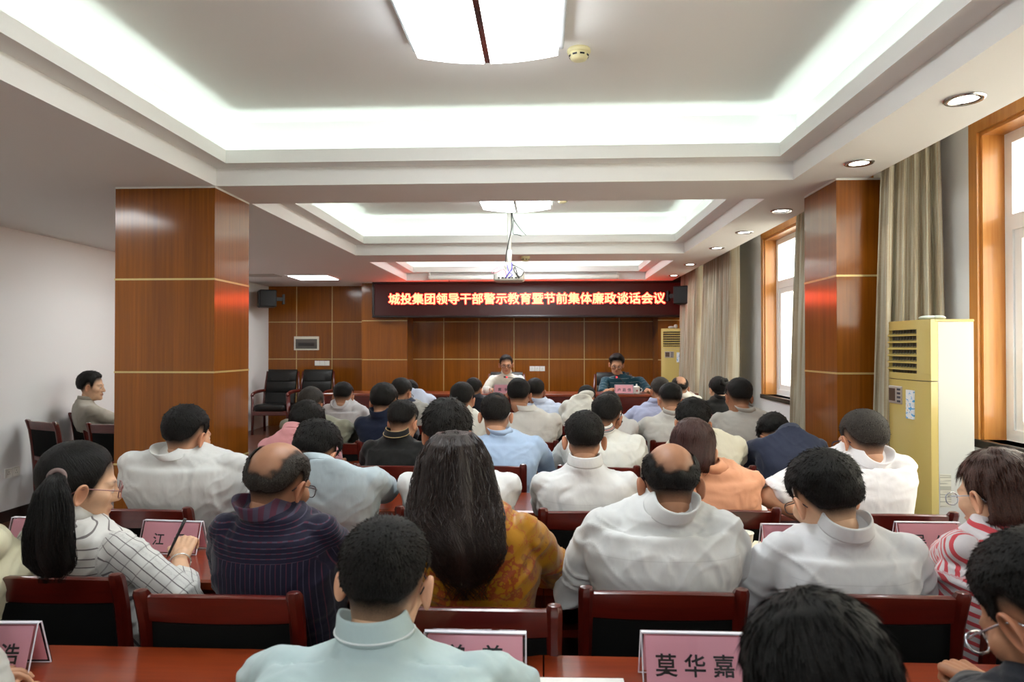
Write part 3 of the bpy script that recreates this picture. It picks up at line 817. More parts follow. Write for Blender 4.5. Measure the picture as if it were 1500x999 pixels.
# features painted as the body's own colours: lips, eyes, brows
x, y, z = HV[:, 0], HV[:, 1], HV[:, 2]
LIPS = np.where((y > .07), np.clip(1.3 - np.hypot(x / .024, (z + .0665) / .0105), 0, 1), 0)
ex = np.abs(x) - .031
BROW = np.where(y > .055, np.clip(1.25 - np.hypot(ex / .021, (z - .0165 - .004 * (1 - (ex / .02) ** 2)) / .0048), 0, 1), 0)
EYE = np.where(y > .06, np.clip(1.15 - np.hypot(ex / .0135, (z + .0055) / .0062), 0, 1) * 3, 0).clip(0, 1)
IRIS = np.where(y > .06, np.clip(1.4 - np.hypot(ex / .0062, (z + .005) / .0062), 0, 1) * 3, 0).clip(0, 1)

def make_ear():
    th = np.arange(24) * 2 * math.pi / 24; R = []
    ol_y = .0175 * np.cos(th) * (1 + .18 * np.sin(th)); ol_z = .032 * np.sin(th)
    for u, x_ in ((.04, .004), (.3, .003), (.55, .0055), (.72, .010), (.85, .0145), (.95, .0145), (1.0, .011), (.96, .007), (.8, .004), (.5, -.002), (.2, -.006), (.04, -.006)):
        R.append(np.column_stack([np.full(24, x_), ol_y * u, ol_z * u]))
    g = G().rings(R); v = g.verts(); a = math.radians(28); v[:, 1] -= .012      # hinge at the front edge
    v = np.column_stack([v[:, 0] * math.cos(a) - v[:, 1] * math.sin(a) , v[:, 0] * math.sin(a) + v[:, 1] * math.cos(a), v[:, 2]])
    b = math.radians(-10); v = np.column_stack([v[:, 0], v[:, 1] * math.cos(b) - v[:, 2] * math.sin(b), v[:, 1] * math.sin(b) + v[:, 2] * math.cos(b)])
    return v + np.array([.0735, .008, -.012]), g.f
EARV, EARF = make_ear()

# value noise
def vnoise(p, seed=0):
    p = np.asarray(p); i = np.floor(p).astype(np.int64); f = p - i; f = f * f * (3 - 2 * f); out = 0
    for dx in (0, 1):
        for dy in (0, 1):
            for dz in (0, 1):
                h = ((i[:, 0] + dx) * 374761393 + (i[:, 1] + dy) * 668265263 + (i[:, 2] + dz) * 2147483647 + seed * 1274126177) & 0x7fffffff
                h = ((h ^ (h >> 13)) * 1274126177) & 0x7fffffff; h = (h ^ (h >> 16)) & 0xffff
                w = (f[:, 0] if dx else 1 - f[:, 0]) * (f[:, 1] if dy else 1 - f[:, 1]) * (f[:, 2] if dz else 1 - f[:, 2])
                out = out + w * (h / 65535.)
    return out

# ------------------------------------------------------------------ people: materials
def skin_mat(name, col):
    if name in MATS: return MATS[name]
    m = mat(name, col, .5, spec=.35); t = NT(m); b = t.b
    b.inputs['Subsurface Weight'].default_value = .0
    n = t.noise(t.pos(), 45, 3)
    c = t.mix(n, tuple(k * .86 for k in lin(col)[:3]) + (1,), tuple(min(1, k * 1.1) for k in lin(col)[:3]) + (1,))
    c = t.mix(t.attr('flush').outputs['Fac'], c, tuple(min(1, k * f) for k, f in zip(lin(col)[:3], (1.0, .72, .66))) + (1,))
    c = t.mix(t.attr('lip').outputs['Fac'], c, '#9c5a52'); c = t.mix(t.attr('eye').outputs['Fac'], c, '#cfc8c0'); c = t.mix(t.attr('iris').outputs['Fac'], c, '#120c09')
    st = t.math('MULTIPLY', t.attr('stub').outputs['Fac'], t.math('ADD', t.math('MULTIPLY', t.noise(t.pos(), 900, 2), .9), .55), None)
    x = t.n('ShaderNodeClamp'); t.l(st, x.inputs[0])
    c = t.mix(x.outputs[0], c, '#171310'); t.l(c, b.inputs['Base Color']); t.bump(t.noise(t.pos(), 500, 2), .06, .001)
    return m
SKINS = [skin_mat('skin_tan', '#c08f70'), skin_mat('skin_light', '#d3a888'), skin_mat('skin_brown', '#a8775a')]
def hair_mat(name, col, rough=.58, spec=.22):
    if name in MATS: return MATS[name]
    m = mat(name, col, rough, spec=spec); t = NT(m); a = t.attr('hu').outputs['Vector']
    n = t.math('ADD', t.math('MULTIPLY', t.noise(t.mapping(a, (1, 1, 1)), 1., 3, .7), .55), t.math('MULTIPLY', t.noise(t.mapping(a, (3.5, 3.5, 1.6)), 1., 3, .7), .45))
    c0 = lin(col)[:3]
    t.l(t.mix(n, tuple(k * .25 for k in c0) + (1,), tuple(k * 1.9 for k in c0) + (1,)), t.b.inputs['Base Color'])
    if name != 'long_dark_hair':
        fl = t.math('MULTIPLY', t.math('GREATER_THAN', t.noise(t.pos(), 380, 2, .6), .60), .55)
        old = t.b.inputs['Base Color'].links[0].from_socket; t.l(t.mix(fl, old, tuple(min(1, k * 4.5 + .012) for k in c0) + (1,)), t.b.inputs['Base Color'])
    t.bump(n, .8, .008)
    sn = t.noise(t.mapping(a, (14, 14, 3)), 1., 2, .6)
    al = t.math('ADD', t.math('MULTIPLY', t.attr('den').outputs['Fac'], 2.2), t.math('MULTIPLY', t.math('SUBTRACT', sn, .62), 1.6)); x = t.n('ShaderNodeClamp'); t.l(al, x.inputs[0]); t.l(x.outputs[0], t.b.inputs['Alpha'])
    return m
HAIR = {'black': hair_mat('black_hair', '#0d0b09'), 'soft': hair_mat('soft_black_hair', '#12100e', .6), 'grey': hair_mat('greying_hair', '#302c28', .6),
        'brown': hair_mat('dark_brown_hair', '#351b10', .36, .5), 'redbrown': hair_mat('reddish_dark_hair', '#2d110c', .42, .3), 'long': hair_mat('long_dark_hair', '#21130d', .4, .35)}

def cloth(name, col, pattern=None, c2='#ffffff', yoke=None, rough=.8, cuff=None):
    if name in MATS: return MATS[name]
    m = mat(name, col, rough, spec=.25); t = NT(m); a = t.attr('cuv').outputs['Vector']
    sp = t.n('ShaderNodeSeparateXYZ'); t.l(a, sp.inputs[0]); u, v, sl = sp.outputs
    base = lin(col)
    n = t.noise(t.pos(), 9, 3)
    c = t.mix(n, tuple(k * .93 for k in base[:3]) + (1,), tuple(min(1, k * 1.04) for k in base[:3]) + (1,))
    def line(val, period, width, off=0.):
        return t.math('LESS_THAN', t.math('FRACT', t.math('ADD', t.math('DIVIDE', val, period), off + 50.)), width)
    torso = t.math('LESS_THAN', sl, .001)
    if pattern == 'blouse':
        up = t.math('GREATER_THAN', v, -.135)
        h = line(v, .021, .14); w = line(u, .021, .12)
        tl = t.math('ADD', t.math('MULTIPLY', up, h), t.math('MULTIPLY', t.math('SUBTRACT', 1., up), w))
        sll = t.math('MAXIMUM', line(u, .026, .13), t.math('MULTIPLY', line(sl, .045, .08), .5))
        c = t.mix(t.math('ADD', t.math('MULTIPLY', torso, tl), t.math('MULTIPLY', t.math('SUBTRACT', 1., torso), sll)), c, c2)
    elif pattern == 'pin':
        up = t.math('GREATER_THAN', v, -.035)
        tl = t.math('ADD', t.math('MULTIPLY', up, line(v, .012, .2)), t.math('MULTIPLY', t.math('SUBTRACT', 1., up), line(u, .0145, .16)))
        tl = t.math('MINIMUM', tl, 1.)
        alt = t.math('LESS_THAN', t.math('FRACT', t.math('ADD', t.math('DIVIDE', u, .029), 50.)), .5)
        c = t.mix(t.math('MULTIPLY', tl, .75), c, t.mix(alt, '#5a2a3c', '#4b4456'))
    elif pattern == 'redstripe':
        vv = t.math('ADD', v, t.math('MULTIPLY', t.noise(t.pos(), 6, 2), .02))
        vs = t.math('ADD', sl, t.math('MULTIPLY', t.noise(t.pos(), 6, 2), .02))
        c = t.mix(t.math('ADD', t.math('MULTIPLY', torso, line(vv, .030, .42)), t.math('MULTIPLY', t.math('SUBTRACT', 1., torso), line(vs, .030, .42))), c, c2)
    elif pattern == 'polo_lines':
        k = t.math('ADD', t.math('MULTIPLY', torso, v), t.math('MULTIPLY', t.math('SUBTRACT', 1., torso), sl))
        c = t.mix(t.math('MULTIPLY', t.math('MULTIPLY', line(k, .052, .12), t.math('GREATER_THAN', t.noise(t.pos(), 25, 1), .42)), .6), c, c2)
    elif pattern == 'floral':
        nz = t.noise(t.pos(), 9, 5, .6); n2 = t.noise(t.pos(), 16, 4, .6)
        c = t.mix(t.math('MULTIPLY', t.math('LESS_THAN', t.math('ABSOLUTE', t.math('SUBTRACT', nz, .545)), .022), .8), c, '#8f2f1c')
        c = t.mix(t.math('MULTIPLY', t.math('GREATER_THAN', n2, .62), .6), c, '#6f4310')
        c = t.mix(t.math('MULTIPLY', t.math('LESS_THAN', t.math('ABSOLUTE', t.math('SUBTRACT', n2, .45)), .012), .7), c, '#a14b20')
    elif pattern == 'knit':
        c = t.mix(t.math('MULTIPLY', line(v, .006, .4), .12), c, '#000000')
    if yoke is not None:
        c = t.mix(t.math('MULTIPLY', t.math('MULTIPLY', torso, t.math('LESS_THAN', t.math('ABSOLUTE', t.math('SUBTRACT', v, yoke)), .0014)), .10), c, '#000000')
    if cuff:
        c = t.mix(t.math('GREATER_THAN', sl, cuff[0]), c, cuff[1])
    t.l(c, t.b.inputs['Base Color'])
    w = t.noise(t.mapping(t.pos(), (1, 1, .6)), 11, 3, .55); rd = t.math('SUBTRACT', 1., t.math('MINIMUM', t.math('MULTIPLY', t.math('ABSOLUTE', t.math('SUBTRACT', w, .5)), 9.), 1.))
    t.bump(t.math('ADD', t.math('MULTIPLY', rd, .10), t.noise(t.mapping(t.pos(), (1, 1, .5)), 13, 3, .5)), .22, .018)
    t.b.inputs['Sheen Weight'].default_value = .15
    return m
TROUS = mat('dark_trousers', '#1b1c22', .8)
SHOE = mat('black_shoe', '#0f0f0f', .35)
GLM = mat('spectacle_frame', '#2a2224', .3, .4)
LENS = bpy.data.materials.new('spectacle_lens'); LENS.use_nodes = True
t = NT(LENS); tr = t.n('ShaderNodeBsdfTransparent'); gl = t.n('ShaderNodeBsdfGlossy'); gl.inputs['Roughness'].default_value = .03; mx = t.n('ShaderNodeMixShader'); mx.inputs[0].default_value = .05
t.l(tr.outputs[0], mx.inputs[1]); t.l(gl.outputs[0], mx.inputs[2]); t.l(mx.outputs[0], t.t.nodes['Material Output'].inputs[0])

# ------------------------------------------------------------------ voxel union of overlapping closed pieces, evaluated in one batch
REMESH = []
def remesh_job(g, voxel, smooth, key): REMESH.append((g, voxel, smooth, key))
def remesh_all():
    tmp = []
    for g, vx, sm, key in REMESH:
        o = mesh('tmp', g, []); md = o.modifiers.new('r', 'REMESH'); md.mode = 'VOXEL'; md.voxel_size = vx
        md2 = o.modifiers.new('s', 'SMOOTH'); md2.factor = .5; md2.iterations = sm; tmp.append((o, key))
    dg = bpy.context.evaluated_depsgraph_get(); out = {}
    for o, key in tmp:
        me = o.evaluated_get(dg).to_mesh()
        v = np.empty(len(me.vertices) * 3); me.vertices.foreach_get('co', v); nn = np.empty(len(me.vertices) * 3); me.vertices.foreach_get('normal', nn)
        f = [tuple(p.vertices) for p in me.polygons]; out[key] = (v.reshape(-1, 3), nn.reshape(-1, 3), f); o.evaluated_get(dg).to_mesh_clear()
    for o, _ in tmp:
        m = o.data; bpy.data.objects.remove(o); bpy.data.meshes.remove(m)
    REMESH.clear(); return out

def raw_mesh(name, v, f, mats, parent=None, loc=(0, 0, 0), attrs=None, smooth=True):
    me = bpy.data.meshes.new(name); me.from_pydata((np.asarray(v) - np.asarray(loc)).tolist(), [], f)
    for m in (mats if isinstance(mats, (list, tuple)) else [mats]): me.materials.append(m)
    if smooth: me.polygons.foreach_set('use_smooth', [True] * len(me.polygons))
    for k, a in (attrs or {}).items():
        a = np.asarray(a, float)
        if a.ndim == 2: at = me.attributes.new(k, 'FLOAT_VECTOR', 'POINT'); at.data.foreach_set('vector', a.ravel())
        else: at = me.attributes.new(k, 'FLOAT', 'POINT'); at.data.foreach_set('value', a)
    o = bpy.data.objects.new(name, me); COL.objects.link(o)
    if parent is None: o.location = loc
    else: o.parent = parent
    return o

# ------------------------------------------------------------------ people: building
def hand_geo(g, wrist, fdir, up, side, pose='rest', k=1., spread=1.):
    """side +1 right hand, -1 left. fdir: direction of the fingers, up: back of the hand. Returns fingertip grip point"""
    f = nrm(fdir); r = nrm(np.cross(f, up)); u = np.cross(r, f); th = -side       # thumb side along -side * r
    L = lambda a, b, c: wrist + k * (r * a * -th + f * b + u * c)                # a: towards the little finger side
    mcp = [(-.031, .082), (-.010, .088), (.011, .085), (.030, .076)]; ln = [.072, .081, .075, .058]; rad = [.0086, .009, .0086, .0076]
    g.rc(L(0, -.03, 0), .024 * k, L(0, .02, 0), .023 * k)
    for a, b in mcp: g.rc(L(a * .55, .012, -.001), .016 * k, L(a, b, .0), .0125 * k)
    curl = {'rest': (14, 24, 18), 'pen': (48, 58, 34), 'flat': (5, 8, 8), 'fist': (75, 85, 45)}[pose]
    for i, ((a, b), l, q) in enumerate(zip(mcp, ln, rad)):
        p = L(a, b, 0); ang = 0; fan = (i - 1.4) * .11 * spread
        for s_, (c, m) in enumerate(zip(curl, (.46, .30, .24))):
            ang += math.radians(c * (1 + .08 * i if pose == 'rest' else 1)); d = (f * math.cos(fan) + r * -th * math.sin(fan)) * math.cos(ang) - u * math.sin(ang)
            p2 = p + d * l * m * k; g.rc(p, (q - .0006 * s_) * k, p2, (q - .0006 * (s_ + 1)) * k, 10); p = p2
        if i == 0: tip = p
    p0 = L(-.026, .018, -.006); p1 = L(-.052, .052, -.014); p2 = L(-.05 if pose != 'pen' else -.036, .084, -.022 if pose != 'pen' else -.034)
    p3 = L(-.044 if pose != 'pen' else -.018, .108, -.026 if pose != 'pen' else -.04)
    g.rc(p0, .016 * k, p1, .0125 * k, 10).rc(p1, .0118 * k, p2, .010 * k, 10).rc(p2, .010 * k, p3, .0085 * k, 10)
    return tip
def ik(s, w, l1, l2, pole):
    d = w - s; D = np.linalg.norm(d); D2 = min(D, (l1 + l2) * .995); dn = d / D; w = s + dn * D2
    a = (l1 * l1 - l2 * l2 + D2 * D2) / (2 * D2); h = math.sqrt(max(l1 * l1 - a * a, 1e-6))
    p = np.asarray(pole, float); p = nrm(p - dn * (p @ dn)); return s + dn * a + p * h, w

PEOPLE = []
CHAIRY = [.85, 1.87, 2.79, 3.81, 4.80, 5.76, 6.80, 7.9]
def P(desc, label, row, d, head, sh, **kw):
    """head: (cx, top y, width) and sh: (cx, acromion y, outer half width) as measured"""
    kw.update(desc=desc, label=label, row=row, d=d, head=head, sh=sh); PEOPLE.append(kw)

def hairline(style):
    if style.get('female'): return np.interp(PHI, [0, 40, 62, 80, 100, 112, 124, 140, 180], [-.088, -.082, -.06, -.03, .0, -.02, .02, .05, .06])
    return np.interp(PHI, [0, 35, 55, 72, 84, 98, 106, 116, 124, 140, 180], [-.046, -.044, -.032, -.004, .022, .024, -.006, -.012, .034, .056, .064])
def bald_mask(kind):
    D = HV / np.linalg.norm(HV, axis=1, keepdims=True)
    def patch(axes, a0, a1, amp):
        n_ = (vnoise(HV * 60, 3) - .5) * 10
        return np.max([amp * (1 - sst(a0, a1, np.degrees(np.arccos(np.clip(D @ nrm(x_), -1, 1))) + n_)) for x_ in axes], axis=0)
    if kind == 'bald':      # shiny strip over the crown, hair left at the sides and back
        return patch(((.04, -.74, .67), (.03, -.5, .86), (0, -.2, .98), (0, .15, .99), (0, .5, .86)), 20, 45, 1.)
    if kind == 'crown':
        return patch(((.16, -.80, .58), (.12, -.62, .78), (.05, -.3, .95), (0, .05, 1), (0, .5, .86)), 16, 42, .95)
    if kind == 'spot':
        a = np.degrees(np.arccos(np.clip(D @ nrm((.15, -.55, .83)), -1, 1))); return .5 * (1 - sst(7, 17, a))
    if kind == 'thin':
        a = np.degrees(np.arccos(np.clip(D @ nrm((.05, -.45, .88)), -1, 1))); return .22 * (1 - sst(12, 45, a))
    return np.zeros(len(HV))

def spikes(g, base, nor, length, rad, seed, flowdir, lift, hu, HU):
    rr = np.random.RandomState(seed); d = nor * lift + flowdir + rr.normal(0, .22, base.shape); d /= np.linalg.norm(d, axis=1, keepdims=True)
    a = np.cross(d, rr.normal(0, 1, base.shape)); a /= np.linalg.norm(a, axis=1, keepdims=True); b = np.cross(d, a)
    n = len(base); base = base - nor * .002; L = length[:, None]
    v = np.concatenate([base + a * rad, base + (-.5 * a + .87 * b) * rad, base + (-.5 * a - .87 * b) * rad, base + d * L]); i = np.arange(n)
    f = np.concatenate([np.column_stack([i, i + n, i + 3 * n]), np.column_stack([i + n, i + 2 * n, i + 3 * n]), np.column_stack([i + 2 * n, i, i + 3 * n])])
    g.add(v, f.tolist()); HU.append(np.tile(hu, (4, 1)))

WH = nrm((.06, -.52, .85))
def short_hair(p, X, nsp):
    """X: head-local -> world"""
    st = p.get('hair', {}); zb = hairline(st); fade = max(.04, st.get('fade', .03)); lowfade = st.get('low', .025)
    dens = sst(0, fade, HV[:, 2] - zb); bald = bald_mask(st.get('bald')); D = HV / np.linalg.norm(HV, axis=1, keepdims=True)
    top, side, back = st.get('th', (.020, .009, .010))
    wt = sst(.25, .75, D[:, 2]); wb = sst(-.2, .7, -D[:, 1]); th = top * wt + (1 - wt) * (back * wb + side * (1 - wb))
    lump = (vnoise(HV * 55, p['seed']) - .5) * .35 + (vnoise(HV * 140, p['seed'] + 5) - .5) * .2
    th = th * (1 + lump); m0 = dens * (1 - bald) + (vnoise(HV * 90, p['seed'] + 9) - .5) * .25 * (dens < .98); m = np.clip((m0 - .22) / .78, 0, 1)
    stub = sst(-lowfade, fade * .55, HV[:, 2] - zb) * (1 - bald * .95)
    v = HV + HN * (th * m ** .7 + .0004)[:, None]
    keep = m > .0; fk = keep[IF].all(1); F = IF[fk]; used = np.unique(F); mp = np.full(len(v), -1); mp[used] = np.arange(len(used))
    t1 = nrm(np.cross(WH, (1, 0, 0))); t2 = np.cross(WH, t1)
    az = np.arctan2(D @ t1, D @ t2); el = np.arccos(np.clip(D @ WH, -1, 1)); HUall = np.column_stack([np.cos(az) * 26 * np.sin(el) , np.sin(az) * 26 * np.sin(el), el * 4 + np.zeros(len(az))])
    HUall = np.column_stack([np.cos(az) * 22, np.sin(az) * 22, el * 3])
    g = G(); HU = [HUall[used]]; g.add(v[used], mp[F].tolist())
    # loose tufts
    if st.get('bald') in ('bald', 'crown'): nsp = nsp // 4
    n2 = vnormals(v, IF); rr = np.random.RandomState(p['seed']); cand = np.where(m > (.7 if st.get('bald') else .3))[0]
    pick = rr.choice(cand, nsp); flow = D[pick] - WH; flow -= n2[pick] * (flow * n2[pick]).sum(1, keepdims=True); flow /= np.linalg.norm(flow, axis=1, keepdims=True) + 1e-9
    spikes(g, v[pick] + rr.normal(0, .0012, (nsp, 3)), n2[pick], (.45 * th[pick] + .003) * (.5 + rr.rand(nsp)) * m[pick] * st.get('spike', 1.), .0011 if nsp > 1500 else .002, p['seed'], flow, st.get('lift', .35), HUall[pick], HU)
    den = np.ones(g.n); den[:len(used)] = m[used]; p['den'] = den
    return X(g.verts()), g.f, np.concatenate(HU), stub
def bob_hair(p, X, nsp):
    st = p['hair']; zc = st.get('cut', -.085); w = st.get('w', 1.)
    def sdf(q):
        d = s_ell(q, (0, -.014, .034), (.090 * w, .108, .098)); d = smin(d, s_ell(q, (0, -.03, -.04), (.088 * w, .083, .10)), .02)
        return smax(d, (zc + .25 * np.maximum(q[:, 1], -.02)) - q[:, 2] , .012)
    O = np.array((0, -.012, .02)); v = raycast(sdf, ID, O)
    n = vnormals(v, IF); v = v + n * ((vnoise(v * np.array([70, 70, 9]), p['seed']) - .5) * .006 + (vnoise(v * np.array([160, 160, 14]), p['seed'] + 3) - .5) * .0035)[:, None]
    rm = (v[:, 1] > .030) & (v[:, 2] < .060) & (np.abs(v[:, 0]) < .2)
    if st.get('ear'): rm |= (v[:, 0] * st['ear'] > 0) & (np.hypot((v[:, 1] - .004) / .026, (v[:, 2] + .022) / .040) < 1)
    F = IF[~rm[IF].any(1)]; used = np.unique(F); mp = np.full(len(v), -1); mp[used] = np.arange(len(used))
    hu = np.column_stack([np.cos(np.arctan2(v[:, 0], -v[:, 1])) * 24, np.sin(np.arctan2(v[:, 0], -v[:, 1])) * 24, v[:, 2] * 9])
    g = G().add(v[used], mp[F].tolist()); HU = [hu[used]]
    rr = np.random.RandomState(p['seed']); pick = rr.choice(used, nsp); flow = np.tile([0, -.1, -1.], (nsp, 1)) + (v[pick] - O) * 3 * (v[pick][:, 2:3] > .05)
    flow -= n[pick] * (flow * n[pick]).sum(1, keepdims=True); flow /= np.linalg.norm(flow, axis=1, keepdims=True) + 1e-9
    spikes(g, v[pick], n[pick], .02 + .02 * rr.rand(nsp), .0012, p['seed'], flow * 3, .1, hu[pick], HU)
    return X(g.verts()), g.f, np.concatenate(HU), sst(-.01, .02, HV[:, 2] - hairline({'female': 1}))
def strand_mass(rings, n_str, seed, rad=.0012, wob=.012, ext=.0, ang=(0, 2 * math.pi)):
    """rings: (centre, half-width vec, half-depth vec). A lofted lock of hair with loose strands over it"""
    rr = np.random.RandomState(seed); th = np.arange(48) * 2 * math.pi / 48; g = G(); HU = []; R = []
    C_ = np.array([r[0] for r in rings]); A = np.array([r[1] for r in rings]); B = np.array([r[2] for r in rings])
    M = len(rings); uu = np.linspace(0, M - 1, (M - 1) * 5 + 1)
    ip = lambda T_, u: np.column_stack([np.interp(u, np.arange(M), T_[:, k]) for k in range(3)])
    c, a, b = ip(C_, uu), ip(A, uu), ip(B, uu)
    ph = rr.rand(8) * 6
    for i, u in enumerate(uu):
        q = 1 + (.05 + .05 * u / M) * np.sin(th * 5 + ph[0] + u * .5) + .045 * np.sin(th * 11 + ph[1] - u * .4) + .03 * np.sin(th * 19 + ph[2] + u)
        R.append(c[i] + (np.cos(th) * q)[:, None] * a[i] + (np.sin(th) * q)[:, None] * b[i]); HU.append(np.column_stack([np.cos(th) * 16, np.sin(th) * 16, np.full(48, u * .5)]))
    g.rings(R)
    for k in range(n_str):
        t0 = rr.uniform(*ang); u0 = rr.uniform(0, (M - 1) * .5); u1 = min(M - 1 + ext, rr.uniform(M * .55, M + ext)); us = np.linspace(u0, u1, 12); w1, w2 = rr.rand(2) * 6; off = rr.uniform(.97, 1.06)
        uc = np.clip(us, 0, M - 1); cc, aa, bb = ip(C_, uc), ip(A, uc), ip(B, uc); tt = t0 + .12 * np.sin(us * 1.1 + w1)
        over = (us - uc)[:, None] * np.array([0, 0, -.05])
        pts = cc + (np.cos(tt) * off)[:, None] * aa + (np.sin(tt) * off)[:, None] * bb + over + (wob * (us / M) * np.sin(us * 1.7 + w2))[:, None] * nrm(A[0])
        g.tube(pts, np.linspace(rad, rad * .3, len(us)), 4); HU.append(np.tile([math.cos(t0) * 16, math.sin(t0) * 16, 0], (48, 1)))
    return g.verts(), g.f, np.concatenate(HU)

def prepare(p, idx):
    p['seed'] = idx * 13 + 5; d = p['d']; cx, ty, w = p['head']
    s = p.get('scale') or float(np.clip(w * d / 1000 / .176, .92, 1.10)); p['s'] = s
    by = math.radians(p.get('byaw', 0)); f = np.array([math.sin(by), math.cos(by), 0]); r = np.array([f[1], -f[0], 0]); up = np.array([0, 0, 1.])
    hy, hp, hr = [math.radians(a) for a in p.get('look', (0, 12, 0))]; hy += by
    Rm = np.array(Matrix.Rotation(-hy, 3, 'Z') @ Matrix.Rotation(-hp, 3, 'X') @ Matrix.Rotation(hr, 3, 'Y'))
    HVr = HV @ Rm.T * s; topz = HVr[:, 2].max() + p.get('hair', {}).get('th', (.02,))[0] * .9 * s
    hc = at_d(cx, ty, d) - np.array([0, 0, topz])
    X = lambda v: (np.asarray(v) * s) @ Rm.T + hc
    # shift sideways so the silhouette is centred where it is seen
    p.update(hc=hc, Rm=Rm, X=X, f=f, r=r)
    z0 = p.get('z0', 0.); dz = p.get('deskz', .76 + z0)
    scx, say, hw = p['sh']; ds = d - p.get('back', .04); A = at_d(scx, say, ds); k = p.get('k', 1.)
    sw = max(.12, hw * ds / 1000 - .066 * k); Sc = A - np.array([0, 0, .046 * k])
    row = p['row']; hipY = p.get('hipY', CHAIRY[row] + .31); hip = np.array([p.get('hipX', Sc[0] * .9 + A[0] * .1), hipY, .56 + z0])
    if 'hip' in p: hip = np.array(p['hip'])
    hb = X(np.array([0, -.03, -.12])); Nb = Sc + up * .052 + nrm(hb - Sc) * .022
    # ---- torso rings
    mid = (hip + Sc) / 2 - f * p.get('hunch', .03)
    def spine(t_): return (1 - t_) ** 2 * hip + 2 * t_ * (1 - t_) * mid + t_ * t_ * Sc
    fat = p.get('fat', 1.)
    prof = [(-.03, .15, .10), (0, .172, .12), (.2, .165, .122), (.42, .16, .122), (.6, max(.162, sw * .94), .125), (.76, max(.168, sw * 1.04), .120), (.88, sw * 1.10, .104), (1.0, sw * 1.10, .082)]
    R = []; th = np.arange(28) * 2 * math.pi / 28; c_, s_ = np.cos(th), np.sin(th)
    def ring(c, ax, ay, a, b, e=.8): return c + (a * np.sign(c_) * np.abs(c_) ** e)[:, None] * ax + (b * np.sign(s_) * np.abs(s_) ** e)[:, None] * ay
    for t_, a, b in prof:
        c = spine(t_); tg = nrm(spine(min(t_ + .05, 1)) - spine(t_ - .05)); ay = nrm(np.cross(tg, r)); ay = ay if ay @ f > 0 else -ay
        R.append((c, r, ay, a * (fat if t_ < .9 else 1), b * (fat if t_ < .9 else 1)))
    tn = nrm(nrm(hb - Sc) + up * .8); ayn = nrm(np.cross(tn, r)); ayn = ayn if ayn @ f > 0 else -ayn
    R += [(Sc + up * .022, r, ayn, sw * .92, .070), (Sc + up * .038, r, ayn, sw * .66, .066), (Sc + up * .052 + tn * .002, r, ayn, max(.085, sw * .42), .063), (Sc + up * .062 + tn * .002, r, ayn, .074, .066), (Nb + tn * .006, r, ayn, .062, .061), (Nb + tn * .015, r, ayn, .056, .055)]
    if p.get('open'): R = R[:-2]
    p['tn'] = tn; p['ayn'] = ayn; p['Nb'] = Nb; p['Sc'] = Sc; p['hip'] = hip
    gs = G(); infl = .011
    gs.rings([ring(c, ax, ay, a + infl, b + infl) for c, ax, ay, a, b in R])
    gb = G(); gb.rings([ring(c - up * .012, ax, ay, (a - .012) * (.97 if i < 7 else .86), b - .016) for i, (c, ax, ay, a, b) in enumerate(R[:8])])
    gb.rc(Sc + f * .012, .042 * s, X(np.array([0, -.018, -.075])), .052 * s, 20)
    # ---- arms
    l1, l2 = .285 * k, .245 * k; hands = G(); p['arms'] = {}
    ne = DROW[row - 0] - .43 if row < 7 else 0
    sleeve = p.get('sleeve', 'short')
    for sd, nm in ((-1, 'l'), (1, 'r')):
        sj = Sc + r * sd * sw; wt = p.get('w' + nm)
        if wt is None:
            if p.get('pose') == 'lap': wt = hip + f * .36 + r * sd * .10 + up * .12
            else: wt = np.array([Sc[0] + sd * p.get('wx', .12), max(ne + .13, Sc[1] + .22), dz + .032])
        else: wt = np.array(wt, float)
        pole = p.get('p' + nm, r * sd * .55 - up * .8 - f * .15); el, wr = ik(sj, wt, l1, l2, pole)
        if p.get('rest', True) and el[2] < dz + .05 and el[1] > ne and p.get('pose') != 'lap': el[2] = dz + .05
        p['arms'][nm] = (sj, el, wr)
        gs.rc(sj - r * sd * .03 - up * .008, .050 * k, sj + (el - sj) * .22, .058 * k)
        gb.rc(sj - r * sd * .045 - up * .022, .036 * k, sj + (el - sj) * .3, .042 * k); gb.rc(sj + (el - sj) * .3, .042 * k, el, .040 * k); gb.rc(el, .042 * k, wr, .027 * k)
        if sleeve == 'short':
            e = .70; q = sj + (el - sj) * e; gs.rc(sj - up * .006, .052 * k, q, .060 * k); p.setdefault('cuffs', []).append((q + nrm(el - sj) * .055 * k, nrm(el - sj), .06 * k))
            L = []
            for u_, q_ in ((.35, .060), (.7, .0625), (.86, .064), (.9, .061)):
                c = sj + (el - sj) * u_; tg = nrm(el - sj); a1 = nrm(np.cross(tg, r + .01 * f)); a2 = np.cross(tg, a1); L.append(c + (c_ * q_ * k)[:, None] * a1 + (s_ * q_ * k)[:, None] * a2)
            gs.rings(L)
        elif sleeve in ('long', 'roll'):
            gs.rc(sj - up * .006, .052 * k, sj + (el - sj) * .4, .058 * k); gs.rc(sj + (el - sj) * .4, .058 * k, el, .050 * k); tE = 1.0 if sleeve == 'long' else .42; gs.rc(el, .050 * k, el + (wr - el) * tE, (.036 if sleeve == 'long' else .05) * k)
            if sleeve == 'roll':
                q = el + (wr - el) * .42; gs.rc(q - nrm(wr - el) * .03, .053 * k, q, .053 * k)
        fd = p.get('hd' + nm)
        if fd is None: fd = nrm(nrm(wr - el) * np.array([1, 1, .0]) + f * .35 - r * sd * .25)
        p['tip' + nm] = hand_geo(hands, wr + nrm(fd) * .015, fd, p.get('hu' + nm, up), sd, p.get('hp' + nm, 'rest'), k * .98)
    vx = .0065 if d < 2.4 else (.008 if d < 4.3 else (.010 if d < 6.5 else .012))
